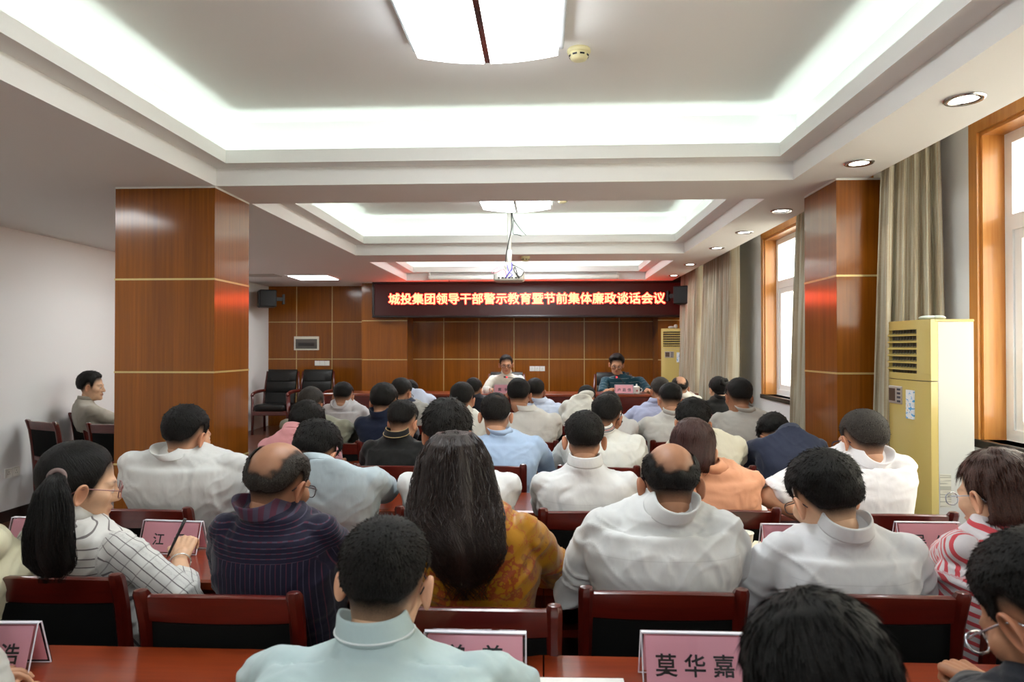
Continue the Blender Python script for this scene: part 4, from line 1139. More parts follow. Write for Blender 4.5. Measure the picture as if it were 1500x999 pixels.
    remesh_job(gb, vx * 1.1, 4, (idx, 'body')); remesh_job(hands, .0034 if d < 2.5 else (.0045 if d < 4.5 or d > 9 else .0055), 1, (idx, 'hand')); remesh_job(gs, vx, 9 if d < 4.5 else 6, (idx, 'shirt'))
    # ---- trousers, shoes
    gt = G(); tf = p.get('legf', f); gt.ell(hip + up * -.0, (.185, .14, .115), 20)
    fl = z0
    for sd in (-1, 1):
        hj = hip + r * sd * .095 - up * .02; kn = hip + tf * .40 + r * sd * .12; kn[2] = .50 + fl; an = kn + tf * p.get('shin', .04); an[2] = .09 + fl
        gt.rc(hj, .088, kn, .062).rc(kn, .06, an, .048)
        p.setdefault('feet', []).append((an, tf))
    remesh_job(gt, .013, 4, (idx, 'trousers'))

def finish(p, idx, out):
    s, X, r, f = p['s'], p['X'], p['r'], p['f']; d = p['d']; base = np.array([p['hip'][0], p['hip'][1], p.get('z0', 0.)])
    # hair
    st = p.get('hair', {}); nsp = 3200 if d < 1.6 else (2400 if d < 2.5 else (900 if d < 4.4 else 260)); kind = st.get('kind', 'short')
    hv, hf, hu, stub = (bob_hair if kind == 'bob' else short_hair)(p, X, nsp)
    # body: trunk, arms and neck, hands, head, ears in one mesh
    g = G(); bv, bn, bf = out[(idx, 'body')]; g.add(bv, bf); v2, n2, f2 = out[(idx, 'hand')]; g.add(v2, f2); n0 = len(bv) + len(v2)
    g.add(X(HV), IF.tolist())
    for sd in (-1, 1): ev = EARV.copy(); ev[:, 0] *= sd; g.add(X(ev), EARF if sd > 0 else [q[::-1] for q in EARF])
    N = g.n; z = np.zeros(N); at = {}
    for nm, a in (('stub', stub * p.get('stubk', 1.)), ('lip', LIPS * .8), ('eye', EYE), ('iris', np.maximum(IRIS, BROW * .9))):
        q = z.copy(); q[n0:n0 + len(HV)] = a; at[nm] = q
    q = z.copy(); q[n0 + len(HV):] = .55; at['flush'] = q
    skin = SKINS[p.get('skin', idx % 3 if idx % 3 != 1 else 0)]
    o = raw_mesh('person', g.verts(), g.f, skin, None, base, at)
    tag(o, p['label'], 'person', p.get('group', 'people seated at the meeting'))
    ch = lambda name, v, f_, m, attrs=None: raw_mesh(name, np.asarray(v) - base, f_, m, o, (0, 0, 0), attrs)
    hm = HAIR[st.get('col', 'black')]
    ch('hair', hv, hf, hm, {'hu': hu, 'den': p.get('den', np.ones(len(hv)))})
    # shirt with folds
    v, n, fc = out[(idx, 'shirt')]; Sc, hip = p['Sc'], p['hip']; tu = nrm(Sc - hip)
    u = (v - Sc) @ r; w = (v - Sc) @ tu; cuv = np.column_stack([u, w, np.zeros(len(v))]); fold = np.zeros(len(v))
    for nm, sd in (('l', -1), ('r', 1)):
        sj, el, wr = p['arms'][nm]; dd = np.full(len(v), 9.); along = np.zeros(len(v)); ang = np.zeros(len(v)); o0 = 0
        for a, b in ((sj, el), (el, wr)):
            ab = b - a; L = np.linalg.norm(ab); t_ = np.clip(((v - a) @ ab) / L ** 2, -.5 if o0 == 0 else 0, 1); q = v - a - np.maximum(t_, 0)[:, None] * ab; ds = np.linalg.norm(q, axis=1)
            a1 = nrm(np.cross(ab, r + .01 * f)); a2 = nrm(np.cross(ab, a1)); closer = ds < dd; dd = np.where(closer, ds, dd); along = np.where(closer, o0 + t_ * L, along); ang = np.where(closer, np.arctan2(q @ a1, q @ a2) * .055, ang); o0 += L
        side = (sd * u > np.abs((sj - Sc) @ r) - .012 + .10 * np.clip(-(w + .03), 0, .3)) & (dd < .09)
        side |= (dd < .075) & (along > .14)
        cuv[side] = np.column_stack([ang[side], w[side], .2 + along[side]])
        fold += np.exp(-(np.linalg.norm(v - (sj - tu * .10 - r * sd * .03), axis=1) / .09) ** 2) * 1.4 + np.exp(-(np.linalg.norm(v - el, axis=1) / .08) ** 2)
    ns = vnoise(v * 9, idx); c1 = np.column_stack([u * 7 + ns * 2.2 + w * 3 * np.sign(u), w * 15 + ns * 2 + np.abs(u) * 6, (v @ f) * 6]); rg = 1 - np.abs(2 * vnoise(c1, idx + 40) - 1)
    c2 = np.column_stack([u * 16 + ns * 3, w * 7 + ns * 3 + u * 9, (v @ f) * 6]); rg2 = 1 - np.abs(2 * vnoise(c2, idx + 80) - 1)
    amp = p.get('wr_amp', 1.)
    c3 = np.column_stack([u * 5 + ns * 3 - w * 8 * np.sign(u), w * 22 + ns * 3 - np.abs(u) * 14, (v @ f) * 5]); rg3 = 1 - np.abs(2 * vnoise(c3, idx + 120) - 1)
    v = v + n * ((rg ** 2 * .007 + rg2 ** 2 * .005 + rg3 ** 4 * .006 - .004) * (.5 + fold) * amp)[:, None]
    sh = ch('shirt', v, fc, p['cloth'], {'cuv': cuv})
    # collar
    if p.get('collar', 'fold'):
        Nb, tn, ay = p['Nb'], p['tn'], p['ayn']; th = np.linspace(0, 2 * math.pi, 41)[:-1]; big = 1.0
        prof = {'fold': [(0, -.028), (-.001, .018), (.001, .024), (.005, .025), (.0075, .020), (.0155, -.014), (.0165, -.019), (.012, -.021), (.004, .0), (.003, -.035)],
                'band': [(0, -.02), (0, .012), (.003, .015), (.007, .012), (.009, -.02)], 'stand': [(0, -.02), (0, .03), (.003, .034), (.007, .03), (.009, -.02)]}[p.get('collar', 'fold')]
        R = []
        for q in th:
            fr = max(0, math.sin(q)); dirv = math.cos(q) * r * .0620 * big + math.sin(q) * ay * .0620 * big; dn = nrm(dirv); c = Nb + tn * .029 + dirv - tn * .038 * fr ** 2
            R.append(np.array([c + dn * a + tn * (b * (1 - .25 * fr)) for a, b in prof]))
        g = G(); R.append(R[0]); n_ = len(prof); g.rings([np.array(x_) for x_ in R], cap=False)
        vv = g.verts(); cu = np.column_stack([(vv - Sc) @ r, (vv - Sc) @ tu * 0 + .3, np.zeros(len(vv))])
        c = raw_mesh('collar', vv - base, g.f, p.get('collar_cloth', p['cloth']), sh, (0, 0, 0), {'cuv': cu})
        if p.get('tip'):
            # contrasting lines along the edge of the collar
            for k_, (a, b, m) in enumerate(p['tip']):
                pts = [];
                for q in list(th) + [th[0]]:
                    fr = max(0, math.sin(q)); dirv = math.cos(q) * r * .0620 + math.sin(q) * ay * .0620; pts.append(Nb + tn * .029 + dirv - tn * .038 * fr ** 2 + nrm(dirv) * a + tn * b * (1 - .25 * fr))
                gg = G().tube(np.array(pts) - base, .0022, 6); mesh('collar_trim', gg, m, sh, True)
    tv, tn_, tf_ = out[(idx, 'trousers')]; ch('trousers', tv, tf_, p.get('trous', TROUS))
    for an, tf in p['feet']:
        g = G().rc(an - np.array([0, 0, .04]), .045, an + tf * .15 - np.array([0, 0, .055]), .034); q = g.verts(); q[:, 2] = np.maximum(q[:, 2], base[2] + .002); ch('shoe', q, g.f, SHOE)
    # spectacles
    if p.get('glasses'):
        gm = p.get('glm', GLM); g = G(); t_ = np.linspace(0, 2 * math.pi, 25); rr_ = p.get('glr', .0016)
        for sd in (-1, 1):
            g.tube([(sd * .033 + .0235 * np.sign(math.cos(a)) * abs(math.cos(a)) ** .7, .112 - .012 * abs(math.cos(a) * .5 + .5 * 1) * (1 if sd * math.cos(a) > 0 else 0), -.008 + .017 * np.sign(math.sin(a)) * abs(math.sin(a)) ** .75) for a in t_], rr_, 6)
            g.tube([(sd * .0565, .104, .0), (sd * .068, .085, .002), (sd * .081, .015, .006), (sd * .082, -.005, .002), (sd * .079, -.022, -.012)], rr_, 6)
        g.tube([(-.010, .113, -.004), (0, .116, -.002), (.010, .113, -.004)], rr_, 6)
        gl_ = ch('glasses', X(g.verts()), g.f, gm)
        for sd in (-1, 1):
            g2 = G().add([(sd * .033 + .0225 * math.cos(a), .109, -.008 + .0165 * math.sin(a)) for a in t_[:-1]], [tuple(range(24))])
            raw_mesh('lens', X(g2.verts()) - base, g2.f, LENS, gl_)
    p['obj'] = o; p['base'] = base
    return o
# ------------------------------------------------------------------ who sits where (measured from the photograph)
WHITE = cloth('white_shirt_cloth', '#d4d4d3', yoke=-.045)
WHITE2 = cloth('white_polo_cloth', '#cfcfcc')
WHITE3 = cloth('warm_white_cloth', '#d6d4ca')
GREYW = cloth('grey_white_cloth', '#c9c7c1')
MINT = cloth('pale_mint_polo_cloth', '#adbfc0')
GBLUE = cloth('grey_blue_polo_cloth', '#a3b0b6')
SKY = cloth('light_blue_shirt_cloth', '#a9bfdc')
LAV = cloth('lavender_shirt_cloth', '#b0b6d4', yoke=-.045)
PALEB = cloth('pale_blue_shirt_cloth', '#c3cde0', yoke=-.045)
BLACKC = cloth('black_polo_cloth', '#141413')
NAVY = cloth('navy_shirt_cloth', '#141d33')
NAVY2 = cloth('slate_navy_shirt_cloth', '#2b3145')
NAVYD = cloth('dark_navy_cloth', '#10131c')
PINKC = cloth('pink_shirt_cloth', '#c98a8d')
OLIVE = cloth('olive_grey_shirt_cloth', '#8b8a78')
GREYP = cloth('grey_polo_cloth', '#9c9a94', 'knit')
CREAM = cloth('cream_shirt_cloth', '#cfcab6')
CREAM2 = cloth('cream_sleeve_cloth', '#d6d0b2')
PEACH = cloth('peach_blouse_cloth', '#d99b78')
GREYT = cloth('plain_grey_shirt_cloth', '#b2afa8')
TAUPE = cloth('taupe_grey_shirt_cloth', '#a39e92')
BLOUSE = cloth('striped_white_blouse_cloth', '#cfcdc8', 'blouse', '#6f6868')
PIN = cloth('dark_pinstripe_cloth', '#17142a', 'pin')
REDS = cloth('red_striped_blouse_cloth', '#cbc4c6', 'redstripe', '#c0434b')
TEAL = cloth('teal_lined_polo_cloth', '#17404f', 'polo_lines', '#8a9a9a')
FLOR = cloth('mustard_floral_silk', '#a8720c', 'floral', rough=.42)
POLOS = cloth('white_polo_striped_cuff_cloth', '#d8d8d2', cuff=(.425, '#3a2238'))
WTRIM = mat('white_collar_trim', '#d9dfe0', .7); NTRIM = mat('navy_collar_trim', '#1d2140', .7); RTRIM = mat('red_collar_trim', '#9c2530', .7); TTRIM = mat('tan_collar_trim', '#a58d63', .7)
DENIM = mat('blue_denim', '#5c6c86', .8)
BLK = dict(col='black'); SOFT = dict(col='soft')

# row 0, nearest the camera
P('man in the pale mint polo', 'man in a pale mint polo with white collar line, back to camera, nearest row', 0, 1.42, (564, 755, 132), (556, 953, 192), cloth=MINT, back=.06,
  hair=dict(col='soft', th=(.012, .007, .006), fade=.05, low=.05, bald='thin', spike=1.15, lift=.5), look=(6, 12, 2), skin=1, tip=[(.0165, -.012, WTRIM)], glasses=1, hipY=1.13, fat=1.08)
P('woman with dark hair nearest the camera', 'dark-haired woman at the bottom edge, only the top of her head showing', 0, .97, (1199, 860, 214), (1200, 1150, 200), cloth=GREYT, hipY=.82,
  hair=dict(kind='bob', col='black', w=1.03, cut=-.095), look=(-8, 20, -3), pose='lap', rest=False)
P('man with glasses at the right edge', 'man with glasses bowed low at the lower right edge, cropped by the frame', 0, 1.10, (1535, 775, 166), (1575, 1010, 180), cloth=NAVYD, hipY=.85,
  hair=dict(col='black', th=(.016, .008, .008), fade=.04), look=(-24, 34, 0), glasses=1, glm=mat('silver_spectacle_frame', '#b9bcc4', .25, .9), glr=.002, skin=2, wl=at_z(1446, 1004, .815), hpl='fist', pl=(-.6, -.3, -.7), hdl=(-.2, 1, 0))
P('person writing at the lower left edge', 'person mostly outside the lower left corner, only writing fingertips in view', 0, 1.30, (-170, 760, 130), (-170, 930, 180), cloth=GREYT, hipY=.95,
  hair=dict(col='black'), wr=at_z(-16, 1040, .81), hpr='pen', hdr=(.5, .85, 0), pr=(.6, -.5, -.6))
# row 1
P('person in cream at the left edge', 'person in cream cut off by the left edge, only an arm showing', 1, 2.02, (-78, 650, 86), (-82, 770, 96), cloth=CREAM2, hair=dict(col='black'), pr=(1, -.1, -.55), wr=at_z(-40, 800, .80), sleeve='short', skin=1)
P('woman with the ponytail', 'woman with a long black ponytail and striped white blouse, writing, left side', 1, 2.2, (116, 645, 92), (112, 772, 104), cloth=BLOUSE, sleeve='roll', byaw=14, look=(38, 10, 4), skin=1, hipY=2.30,
  hair=dict(kind='short', col='black', female=1, th=(.010, .009, .009), fade=.012, spike=.5), glasses=1, glm=mat('rose_spectacle_frame', '#8a5a58', .3, .3), wr=at_z(263, 822, .83), hpr='pen', hdr=(-.15, .75, .55), pr=(1, -.25, -.75), rest=False, collar='stand', k=.94, wr_amp=1.2)
P('balding man in dark pinstripes', 'balding man in a dark navy shirt with thin red pinstripes, beside the ponytail woman', 1, 2.08, (408, 643, 88), (402, 752, 103), cloth=PIN, sleeve='long',
  hair=dict(col='grey', th=(.011, .008, .008), fade=.035, low=.03, bald='crown'), look=(24, 16, 3), glasses=1, skin=2, fat=1.06)
P('woman with long loose hair', 'woman with very long loose dark hair and mustard floral blouse, near the centre', 1, 2.08, (664, 628, 92), (700, 752, 96), cloth=FLOR, sleeve='roll',
  hair=dict(kind='bob', col='long', cut=-.12, w=1.02), look=(0, 10, 2), pr=(1, -.3, -.5), skin=1, collar='band', k=.96, wr_amp=1.3)
P('bald man in white', 'bald-topped man in a white long-sleeved shirt, just right of the centre aisle', 1, 2.10, (982, 645, 87), (970, 748, 122), cloth=WHITE, sleeve='long',
  hair=dict(col='soft', th=(.010, .007, .007), fade=.04, low=.03, bald='bald'), look=(2, 20, 0), skin=2, fat=1.12, wr_amp=1.25, wx=.16)
P('man with thick black hair in white', 'man with thick black hair and white long-sleeved shirt, right of the bald man', 1, 2.06, (1209, 657, 93), (1236, 782, 124), cloth=cloth('white_shirt_cloth_b', '#d3d3d5', yoke=-.04), sleeve='long',
  hair=dict(col='black', th=(.022, .013, .012), fade=.025), look=(-16, 18, -6), glasses=1, skin=1, wr_amp=1.2, wx=.18)
P('woman in red stripes', 'woman with short brown hair and red striped blouse at the right edge', 1, 2.05, (1462, 652, 106), (1476, 778, 98), cloth=REDS, sleeve='roll', look=(-16, 10, 0), trous=DENIM,
  hair=dict(kind='bob', col='brown', cut=-.066, ear=-1, w=.98), glasses=1, glm=mat('pale_spectacle_frame', '#b8c0cc', .2, .6), skin=1, byaw=-8, wl=at_z(1390, 812, .82), pl=(-1, -.3, -.6), k=.94, rest=False)
# row 2
P('stout man in the white polo by the column', 'stout crew-cut man in a white polo in front of the left column', 2, 3.02, (274, 592, 61), (268, 662, 99), cloth=WHITE2, hair=dict(col='black', th=(.014, .006, .006), fade=.05, low=.03), look=(22, 10, 2), skin=0,
  pr=(1, -.2, -.7), wr_amp=1.2, fat=1.08, wx=.2)
P('man in grey blue', 'man in a grey-blue polo bent low behind the pinstriped man', 2, 3.0, (461, 613, 63), (482, 684, 86), cloth=GBLUE, hair=dict(col='black', th=(.024, .015, .012), fade=.02), look=(16, 36, 4), pr=(1, -.2, -.6), skin=0, glasses=1, back=.16, hunch=.1)
P('person with full black hair', 'person with full black hair and white shirt, hidden behind the long-haired woman', 2, 2.98, (655, 583, 72), (672, 692, 96), cloth=WHITE, sleeve='roll', hair=dict(col='soft', th=(.028, .022, .020), fade=.02), look=(0, 22, 0), skin=0, pr=(1, -.3, -.7))
P('man in white with square haircut', 'man with a flat black haircut and white shirt right of the centre aisle, third row', 2, 3.0, (856, 601, 58), (858, 690, 83), cloth=WHITE, sleeve='long', hair=dict(col='black', th=(.016, .010, .008), fade=.02), look=(3, 14, 0), skin=0, wr_amp=1.3)
P('woman in peach', 'woman with a dark brown bob and peach blouse, behind the bald man', 2, 3.0, (1014, 610, 64), (1052, 688, 72), cloth=PEACH, sleeve='roll', hair=dict(kind='bob', col='redbrown', cut=-.088, ear=1), look=(14, 22, 4), skin=1, k=.92, pr=(1, -.2, -.6), collar='stand')
P('grey-haired man in white with glasses', 'man with cropped greying hair, glasses and bright white shirt before the near air conditioner', 2, 3.02, (1264, 598, 65), (1262, 666, 82), cloth=cloth('bright_white_shirt_cloth', '#e6e4e6'), hair=dict(col='grey', th=(.010, .006, .006), fade=.05, low=.04, bald='thin'),
  look=(-18, 14, 2), glasses=1, glm=NTRIM, pl=(-1, -.15, -.35), wl=at_z(1205, 770, .80), skin=0, fat=1.1)
# row 3
P('man in pink', 'man in a pink shirt bowed beside the left column', 3, 4.1, (447, 586, 48), (430, 642, 56), cloth=PINKC, hair=dict(col='black', th=(.022, .014, .012), fade=.02), look=(8, 36, 5), back=.14, hunch=.1, glasses=1)
P('man in black', 'man with a fade haircut and black polo with tan collar line', 3, 4.1, (590, 585, 44), (580, 645, 54), cloth=BLACKC, hair=dict(col='soft', th=(.016, .005, .005), fade=.07, low=.03), look=(22, 16, 0), tip=[(.016, -.006, TTRIM), (.003, .028, TTRIM)])
P('man in light blue', 'man in a light blue collarless shirt left of the aisle, fourth row', 3, 4.1, (726, 575, 46), (740, 638, 60), cloth=SKY, hair=dict(col='soft', th=(.012, .008, .007), fade=.03, bald='spot'), look=(2, 12, 0), collar='band', pr=(1, -.2, -.7))
P('man in the polo with striped collar', 'man with black-rimmed glasses and a white polo with red-and-navy striped collar', 3, 4.1, (888, 577, 45), (884, 636, 64), cloth=POLOS, hair=dict(col='soft', th=(.016, .007, .006), fade=.05, low=.03), look=(26, 18, 3), glasses=1, glm=BLACKPL, glr=.0028, tip=[(.015, -.004, NTRIM), (.0125, .004, RTRIM), (.010, .012, NTRIM)], pl=(-1, -.2, -.5), fat=1.08)
P('man in cream', 'man with thick black hair and a cream short-sleeved shirt, behind the peach blouse', 3, 4.1, (1015, 582, 47), (1036, 638, 60), cloth=CREAM, hair=dict(col='black', th=(.024, .016, .013), fade=.02), look=(6, 32, 3), back=.14, pr=(1, -.2, -.6), collar='band')
P('bent man in navy', 'man in a slate navy shirt bent face-down over the desk by the right column', 3, 4.2, (1137, 604, 44), (1156, 642, 60), cloth=NAVY2, hair=dict(col='black', th=(.02, .013, .012), fade=.02), look=(-6, 58, -8), back=.24, hunch=.13, pl=(-1, -.2, -.3))
# row 4
P('man in olive grey', 'man in an olive grey shirt, head bowed, beyond the man in pink', 4, 5.0, (455, 566, 36), (462, 614, 56), cloth=OLIVE, hair=dict(col='grey', th=(.012, .007, .006), fade=.05), look=(18, 24, 2), glasses=1, pr=(1, -.2, -.5), collar='band')
P('man in navy blue', 'man in a navy blue shirt beyond the man in black', 4, 5.0, (562, 560, 38), (562, 610, 46), cloth=NAVY, hair=dict(col='black', th=(.020, .013, .011), fade=.02), look=(10, 14, 2))
P('man in white behind the woman', 'man in white mostly hidden beyond the full black head of hair', 4, 5.0, (677, 559, 36), (682, 606, 42), cloth=WHITE3, hair=dict(col='soft', th=(.013, .008, .007), fade=.04), look=(12, 14, 0))
P('man in warm white by the aisle', 'man in a warm white shirt right behind the light blue one, below the white speaker', 4, 5.0, (760, 553, 35), (778, 604, 47), cloth=cloth('warm_white_shirt_b', '#d2cfc8', yoke=-.045), hair=dict(col='soft', th=(.012, .007, .007), fade=.04), look=(10, 12, 0), pr=(1, -.2, -.8))
P('hidden person in white', 'person in white almost hidden behind the striped collar polo, bowed low', 4, 5.05, (892, 573, 34), (896, 614, 42), cloth=WHITE, hair=dict(col='soft', th=(.016, .009, .008), fade=.02), look=(6, 40, 0), back=.15)
P('man in grey white', 'man with a fade haircut and grey-white shirt, right of the aisle, fifth row', 4, 5.0, (982, 560, 35), (986, 610, 50), cloth=GREYW, hair=dict(col='black', th=(.015, .005, .005), fade=.07, low=.03), look=(-4, 20, 2), pl=(-1, -.2, -.5), collar='band')
P('man in plain grey', 'broad man in a plain grey shirt in front of the far window', 4, 5.0, (1082, 553, 38), (1096, 604, 55), cloth=GREYT, hair=dict(col='soft', th=(.014, .007, .006), fade=.05, low=.03), look=(-10, 14, 3), collar='band', fat=1.08)
# row 5
P('man in pale grey', 'man with shaved sides and pale grey-white shirt below the light switches', 5, 6.05, (503, 559, 30), (504, 592, 35), cloth=cloth('pale_grey_shirt_cloth', '#c4c2c4'), hair=dict(col='black', th=(.014, .004, .004), fade=.08, low=.02), look=(6, 14, 0), collar='band')
P('man in the grey polo with navy collar', 'man in a grey polo with a navy collar, profile turned right, left of centre', 5, 6.05, (588, 553, 30), (601, 590, 31), cloth=GREYP, collar_cloth=NAVY, hair=dict(col='soft', th=(.013, .008, .007), fade=.03), look=(26, 18, 0), glasses=1)
P('man in pale blue', 'man in a pale blue shirt beyond the warm white shirt by the aisle', 5, 6.2, (784, 553, 28), (796, 590, 33), cloth=PALEB, hair=dict(col='soft', th=(.011, .008, .007), fade=.03, bald='thin'), look=(4, 14, 0))
P('bowed man in white', 'man in white with head bowed very low below the podium table, centre right', 5, 6.15, (859, 564, 27), (851, 586, 29), cloth=WHITE3, hair=dict(col='soft', th=(.014, .007, .005), fade=.05, low=.03), look=(8, 56, 0), back=.14, hunch=.1, collar='stand')
P('man in lavender', 'man in a lavender blue shirt below the teal speaker', 5, 6.15, (967, 552, 28), (956, 594, 34), cloth=LAV, hair=dict(col='grey', th=(.012, .008, .007), fade=.03), look=(-8, 14, 0), pl=(-1, -.2, -.6), collar='stand')
# row 6
P('far man in white at the left', 'man in white nearly hidden beyond the grey polo with navy collar', 6, 7.0, (600, 556, 24), (610, 576, 23), cloth=PALEB, hair=dict(col='black'), look=(0, 30, 0), back=.12)
P('far man in dark navy', 'man in dark navy below the white mug on the podium table', 6, 6.95, (694, 553, 24), (701, 583, 26), cloth=NAVYD, hair=dict(col='black', th=(.016, .009, .008), fade=.02), look=(18, 14, 0))
P('thin-haired man in white', 'thin-haired man in white in front of the far air conditioner', 6, 6.95, (996, 550, 25), (1004, 579, 26), cloth=WHITE3, hair=dict(col='soft', th=(.011, .008, .007), fade=.03, bald='crown'), look=(12, 18, 0))
P('woman with the bun', 'woman in black with her hair in a bun by the far curtains', 6, 6.95, (1052, 551, 26), (1054, 586, 26), cloth=BLACKC, hair=dict(col='black', female=1, th=(.012, .011, .010), fade=.012), look=(-18, 16, 0), skin=1, collar='band', k=.92)
# podium
zt = .96
P('speaker in the white shirt', 'speaker with glasses in a white shirt facing the room at the podium table', 7, 9.55, (741.5, 519, 20.5), (742, 549.5, 27), cloth=WHITE3, sleeve='long', open=True, byaw=180, look=(-4, 8, 2), glasses=1, glr=.0024, hipY=9.82, z0=.2, deskz=.96,
  wl=at_y(748, 577, 9.22) * [1, 1, 0] + [0, 0, 1.0], wr=at_y(715, 577, 9.25) * [1, 1, 0] + [0, 0, 1.0], hdl=(-.5, -.8, 0), hdr=(.4, -.9, 0), skin=0, hair=dict(col='black', th=(.010, .008, .008), fade=.015), back=-.05, rest=False)
P('speaker in the teal polo', 'speaker with glasses in a lined teal polo looking down at the podium table', 7, 9.5, (903, 517, 21), (912, 551.5, 33), cloth=TEAL, open=True, byaw=176, look=(8, 16, -4), glasses=1, glr=.0022, hipY=9.8, z0=.2, deskz=.96,
  wl=at_y(948, 575, 9.2) * [1, 1, 0] + [0, 0, .995], wr=at_y(897, 575, 9.2) * [1, 1, 0] + [0, 0, .995], hdl=(.1, -1, 0), hdr=(-.75, -.6, 0), hpl='flat', skin=0, hair=dict(col='black', th=(.028, .014, .010), fade=.015), back=-.05, rest=False, fat=1.1)
# beside the left column
P('man seated by the left wall', 'man in a taupe grey shirt seated sideways by the white left wall', 7, 6.75, (134, 543, 35), (124, 591, 40), cloth=TAUPE, byaw=42, look=(34, 4, 0), pose='lap', hipY=6.78, hipX=-4.45, scale=1.12, hair=dict(col='black', th=(.022, .014, .016), fade=.015), skin=1, collar='band', rest=False)

for i, p in enumerate(PEOPLE): prepare(p, i)
OUT = remesh_all()
for i, p in enumerate(PEOPLE): finish(p, i, OUT)
OUT = None
BY = {p['desc']: p for p in PEOPLE}

# long loose hair of the woman in the mustard blouse
def px_rings(rows, p):
    R = []
    for y, xl, xr, d, hd in rows:
        a, b = at_d(xl, y, d), at_d(xr, y, d); R.append(((a + b) / 2, (b - a) / 2, np.array([0, hd, 0])))
    return R
def add_hair(p, rows, n, seed, m, name='hair', **kw):
    v, f, hu = strand_mass(px_rings(rows, p), n, seed, **kw); return raw_mesh(name, v - p['base'], f, m, p['obj'], (0, 0, 0), {'hu': hu, 'den': np.ones(len(v))})
p = BY['woman with long loose hair']
add_hair(p, [(634, 640, 690, 2.06, .06), (648, 627, 704, 2.05, .095), (668, 617, 714, 2.04, .105), (700, 610, 721, 2.02, .108), (728, 605, 725, 1.99, .10), (752, 602, 730, 1.94, .085), (782, 616, 729, 1.89, .062), (806, 630, 732, 1.865, .045), (828, 642, 722, 1.86, .03), (846, 656, 708, 1.86, .016), (860, 668, 698, 1.86, .005)],
         720, 4, HAIR['long'], 'long_hair', ang=(math.pi * .93, math.pi * 2.07), ext=.7, wob=.034)
# ponytail and scrunchie
p = BY['woman with the ponytail']
add_hair(p, [(694, 76, 92, 1.93, .022), (704, 68, 92, 1.90, .03), (720, 54, 98, 1.88, .035), (745, 46, 102, 1.87, .038), (775, 40, 103, 1.86, .038), (805, 38, 106, 1.86, .034), (825, 40, 108, 1.86, .026), (838, 52, 100, 1.86, .014), (846, 62, 90, 1.86, .005)], 360, 9, HAIR['black'], 'ponytail', ext=.3)
c = at_d(83, 699, 1.925) - p['base']; th = np.linspace(0, 2 * math.pi, 25); ax = nrm(c - (p['hc'] - p['base'])); a1 = nrm(np.cross(ax, (0, 0, 1))); a2 = np.cross(ax, a1)
mesh('hair_tie', G().tube([c + .019 * (math.cos(q) * a1 + math.sin(q) * a2) for q in th], .007, 8), mat('mauve_hair_tie', '#75625f', .8), p['obj'], True)
# bracelet
el, wr = p['arms']['r'][1], p['arms']['r'][2]; ax = nrm(wr - el); a1 = nrm(np.cross(ax, (0, 0, 1))); a2 = np.cross(ax, a1)
mesh('bracelet', G().tube([wr - p['base'] - ax * .012 + .034 * (math.cos(q) * a1 + math.sin(q) * a2) for q in th], .0028, 6), mat('silver_bracelet', '#d8d5cf', .25, .7), p['obj'], True)
# bun
p = BY['woman with the bun']
v = p['X'](np.array([[0, 0, 0]]))[0]; g = G(); rr = random.Random(2)
for k in range(7): g.rc(p['X']([.03 * math.cos(k * .9), -.118 - .012 * (k % 2), .045 + .024 * math.sin(k * .9)]), .022, p['X']([.03 * math.cos(k * .9 + 1.4), -.13, .045 + .024 * math.sin(k * .9 + 1.4)]), .018, 10)
vv = g.verts() - p['base']; raw_mesh('hair_bun', vv, g.f, HAIR['black'], p['obj'], (0, 0, 0), {'hu': vv * 60, 'den': np.ones(len(vv))})

# pens, held
PENM = mat('black_pen', '#15141a', .3, coat=.3)
def pen(tip, d, label, L=.14):
    d = nrm(d); a = np.asarray(tip) ; g = G().tube([a, a + d * .012, a + d * .02, a + d * (L - .045), a + d * (L - .04), a + d * L], [.001, .003, .0045, .0048, .0055, .0055], 10)
    o = mesh('pen', g, PENM, smooth=True, loc=a); tag(o, label, 'pen', 'pens in writing hands'); return o
p = BY['woman with the ponytail']; q = at_z(254, 797, .885); pen(q - nrm((.35, .2, .9)) * .05, (.35, .2, .9), 'black pen held in the fist of the ponytail woman')
p = BY['person writing at the lower left edge']; pen(p['tipr'] - [0, 0, .02], (-.3, -.5, .8), 'pen between the fingertips at the lower left corner')

# ------------------------------------------------------------------ chairs of the audience
for px, py, desc in ((70, 841, 'woman with the ponytail'), (320, 868, 'balding man in dark pinstripes'), (692, 886, 'woman with long loose hair'), (971, 863, 'bald man in white'), (1290, 868, 'man with thick black hair in white'), (1575, 862, 'woman in red stripes'), (-170, 850, 'person in cream at the left edge'),
                     (203, 744, 'stout man in the white polo by the column'), (442, 741, 'man in grey blue'), (660, 744, 'person with full black hair'), (871, 747, 'man in white with square haircut'), (1060, 745, 'woman in peach'), (1316, 751, 'grey-haired man in white with glasses'),
                     (416, 681, 'man in pink'), (577, 681, 'man in black'), (712, 681, 'man in light blue'), (877, 683, 'man in the polo with striped collar'), (1046, 683, 'man in cream'), (1205, 681, 'bent man in navy'),
                     (484, 648, 'man in olive grey'), (568, 647, 'man in navy blue'), (672, 647, 'man in white behind the woman'), (771, 646, 'man in warm white by the aisle'), (900, 646, 'hidden person in white'), (1000, 646, 'man in grey white'), (1064, 645, 'man in plain grey'),
                     (478, 622.5, 'man in pale grey'), (640, 622.5, 'man in the grey polo with navy collar'), (795, 622.5, 'man in pale blue'), (857, 622.5, 'bowed man in white'), (950, 622.5, 'man in lavender')):
    chair(px, py, desc)
for desc in ('far man in white at the left', 'far man in dark navy', 'thin-haired man in white', 'woman with the bun'):
    p = BY[desc]; q = dup(CH, (p['Sc'][0], 6.86, 0), 0, 'dark red wooden chair of the ' + desc, 'red wooden conference chairs')
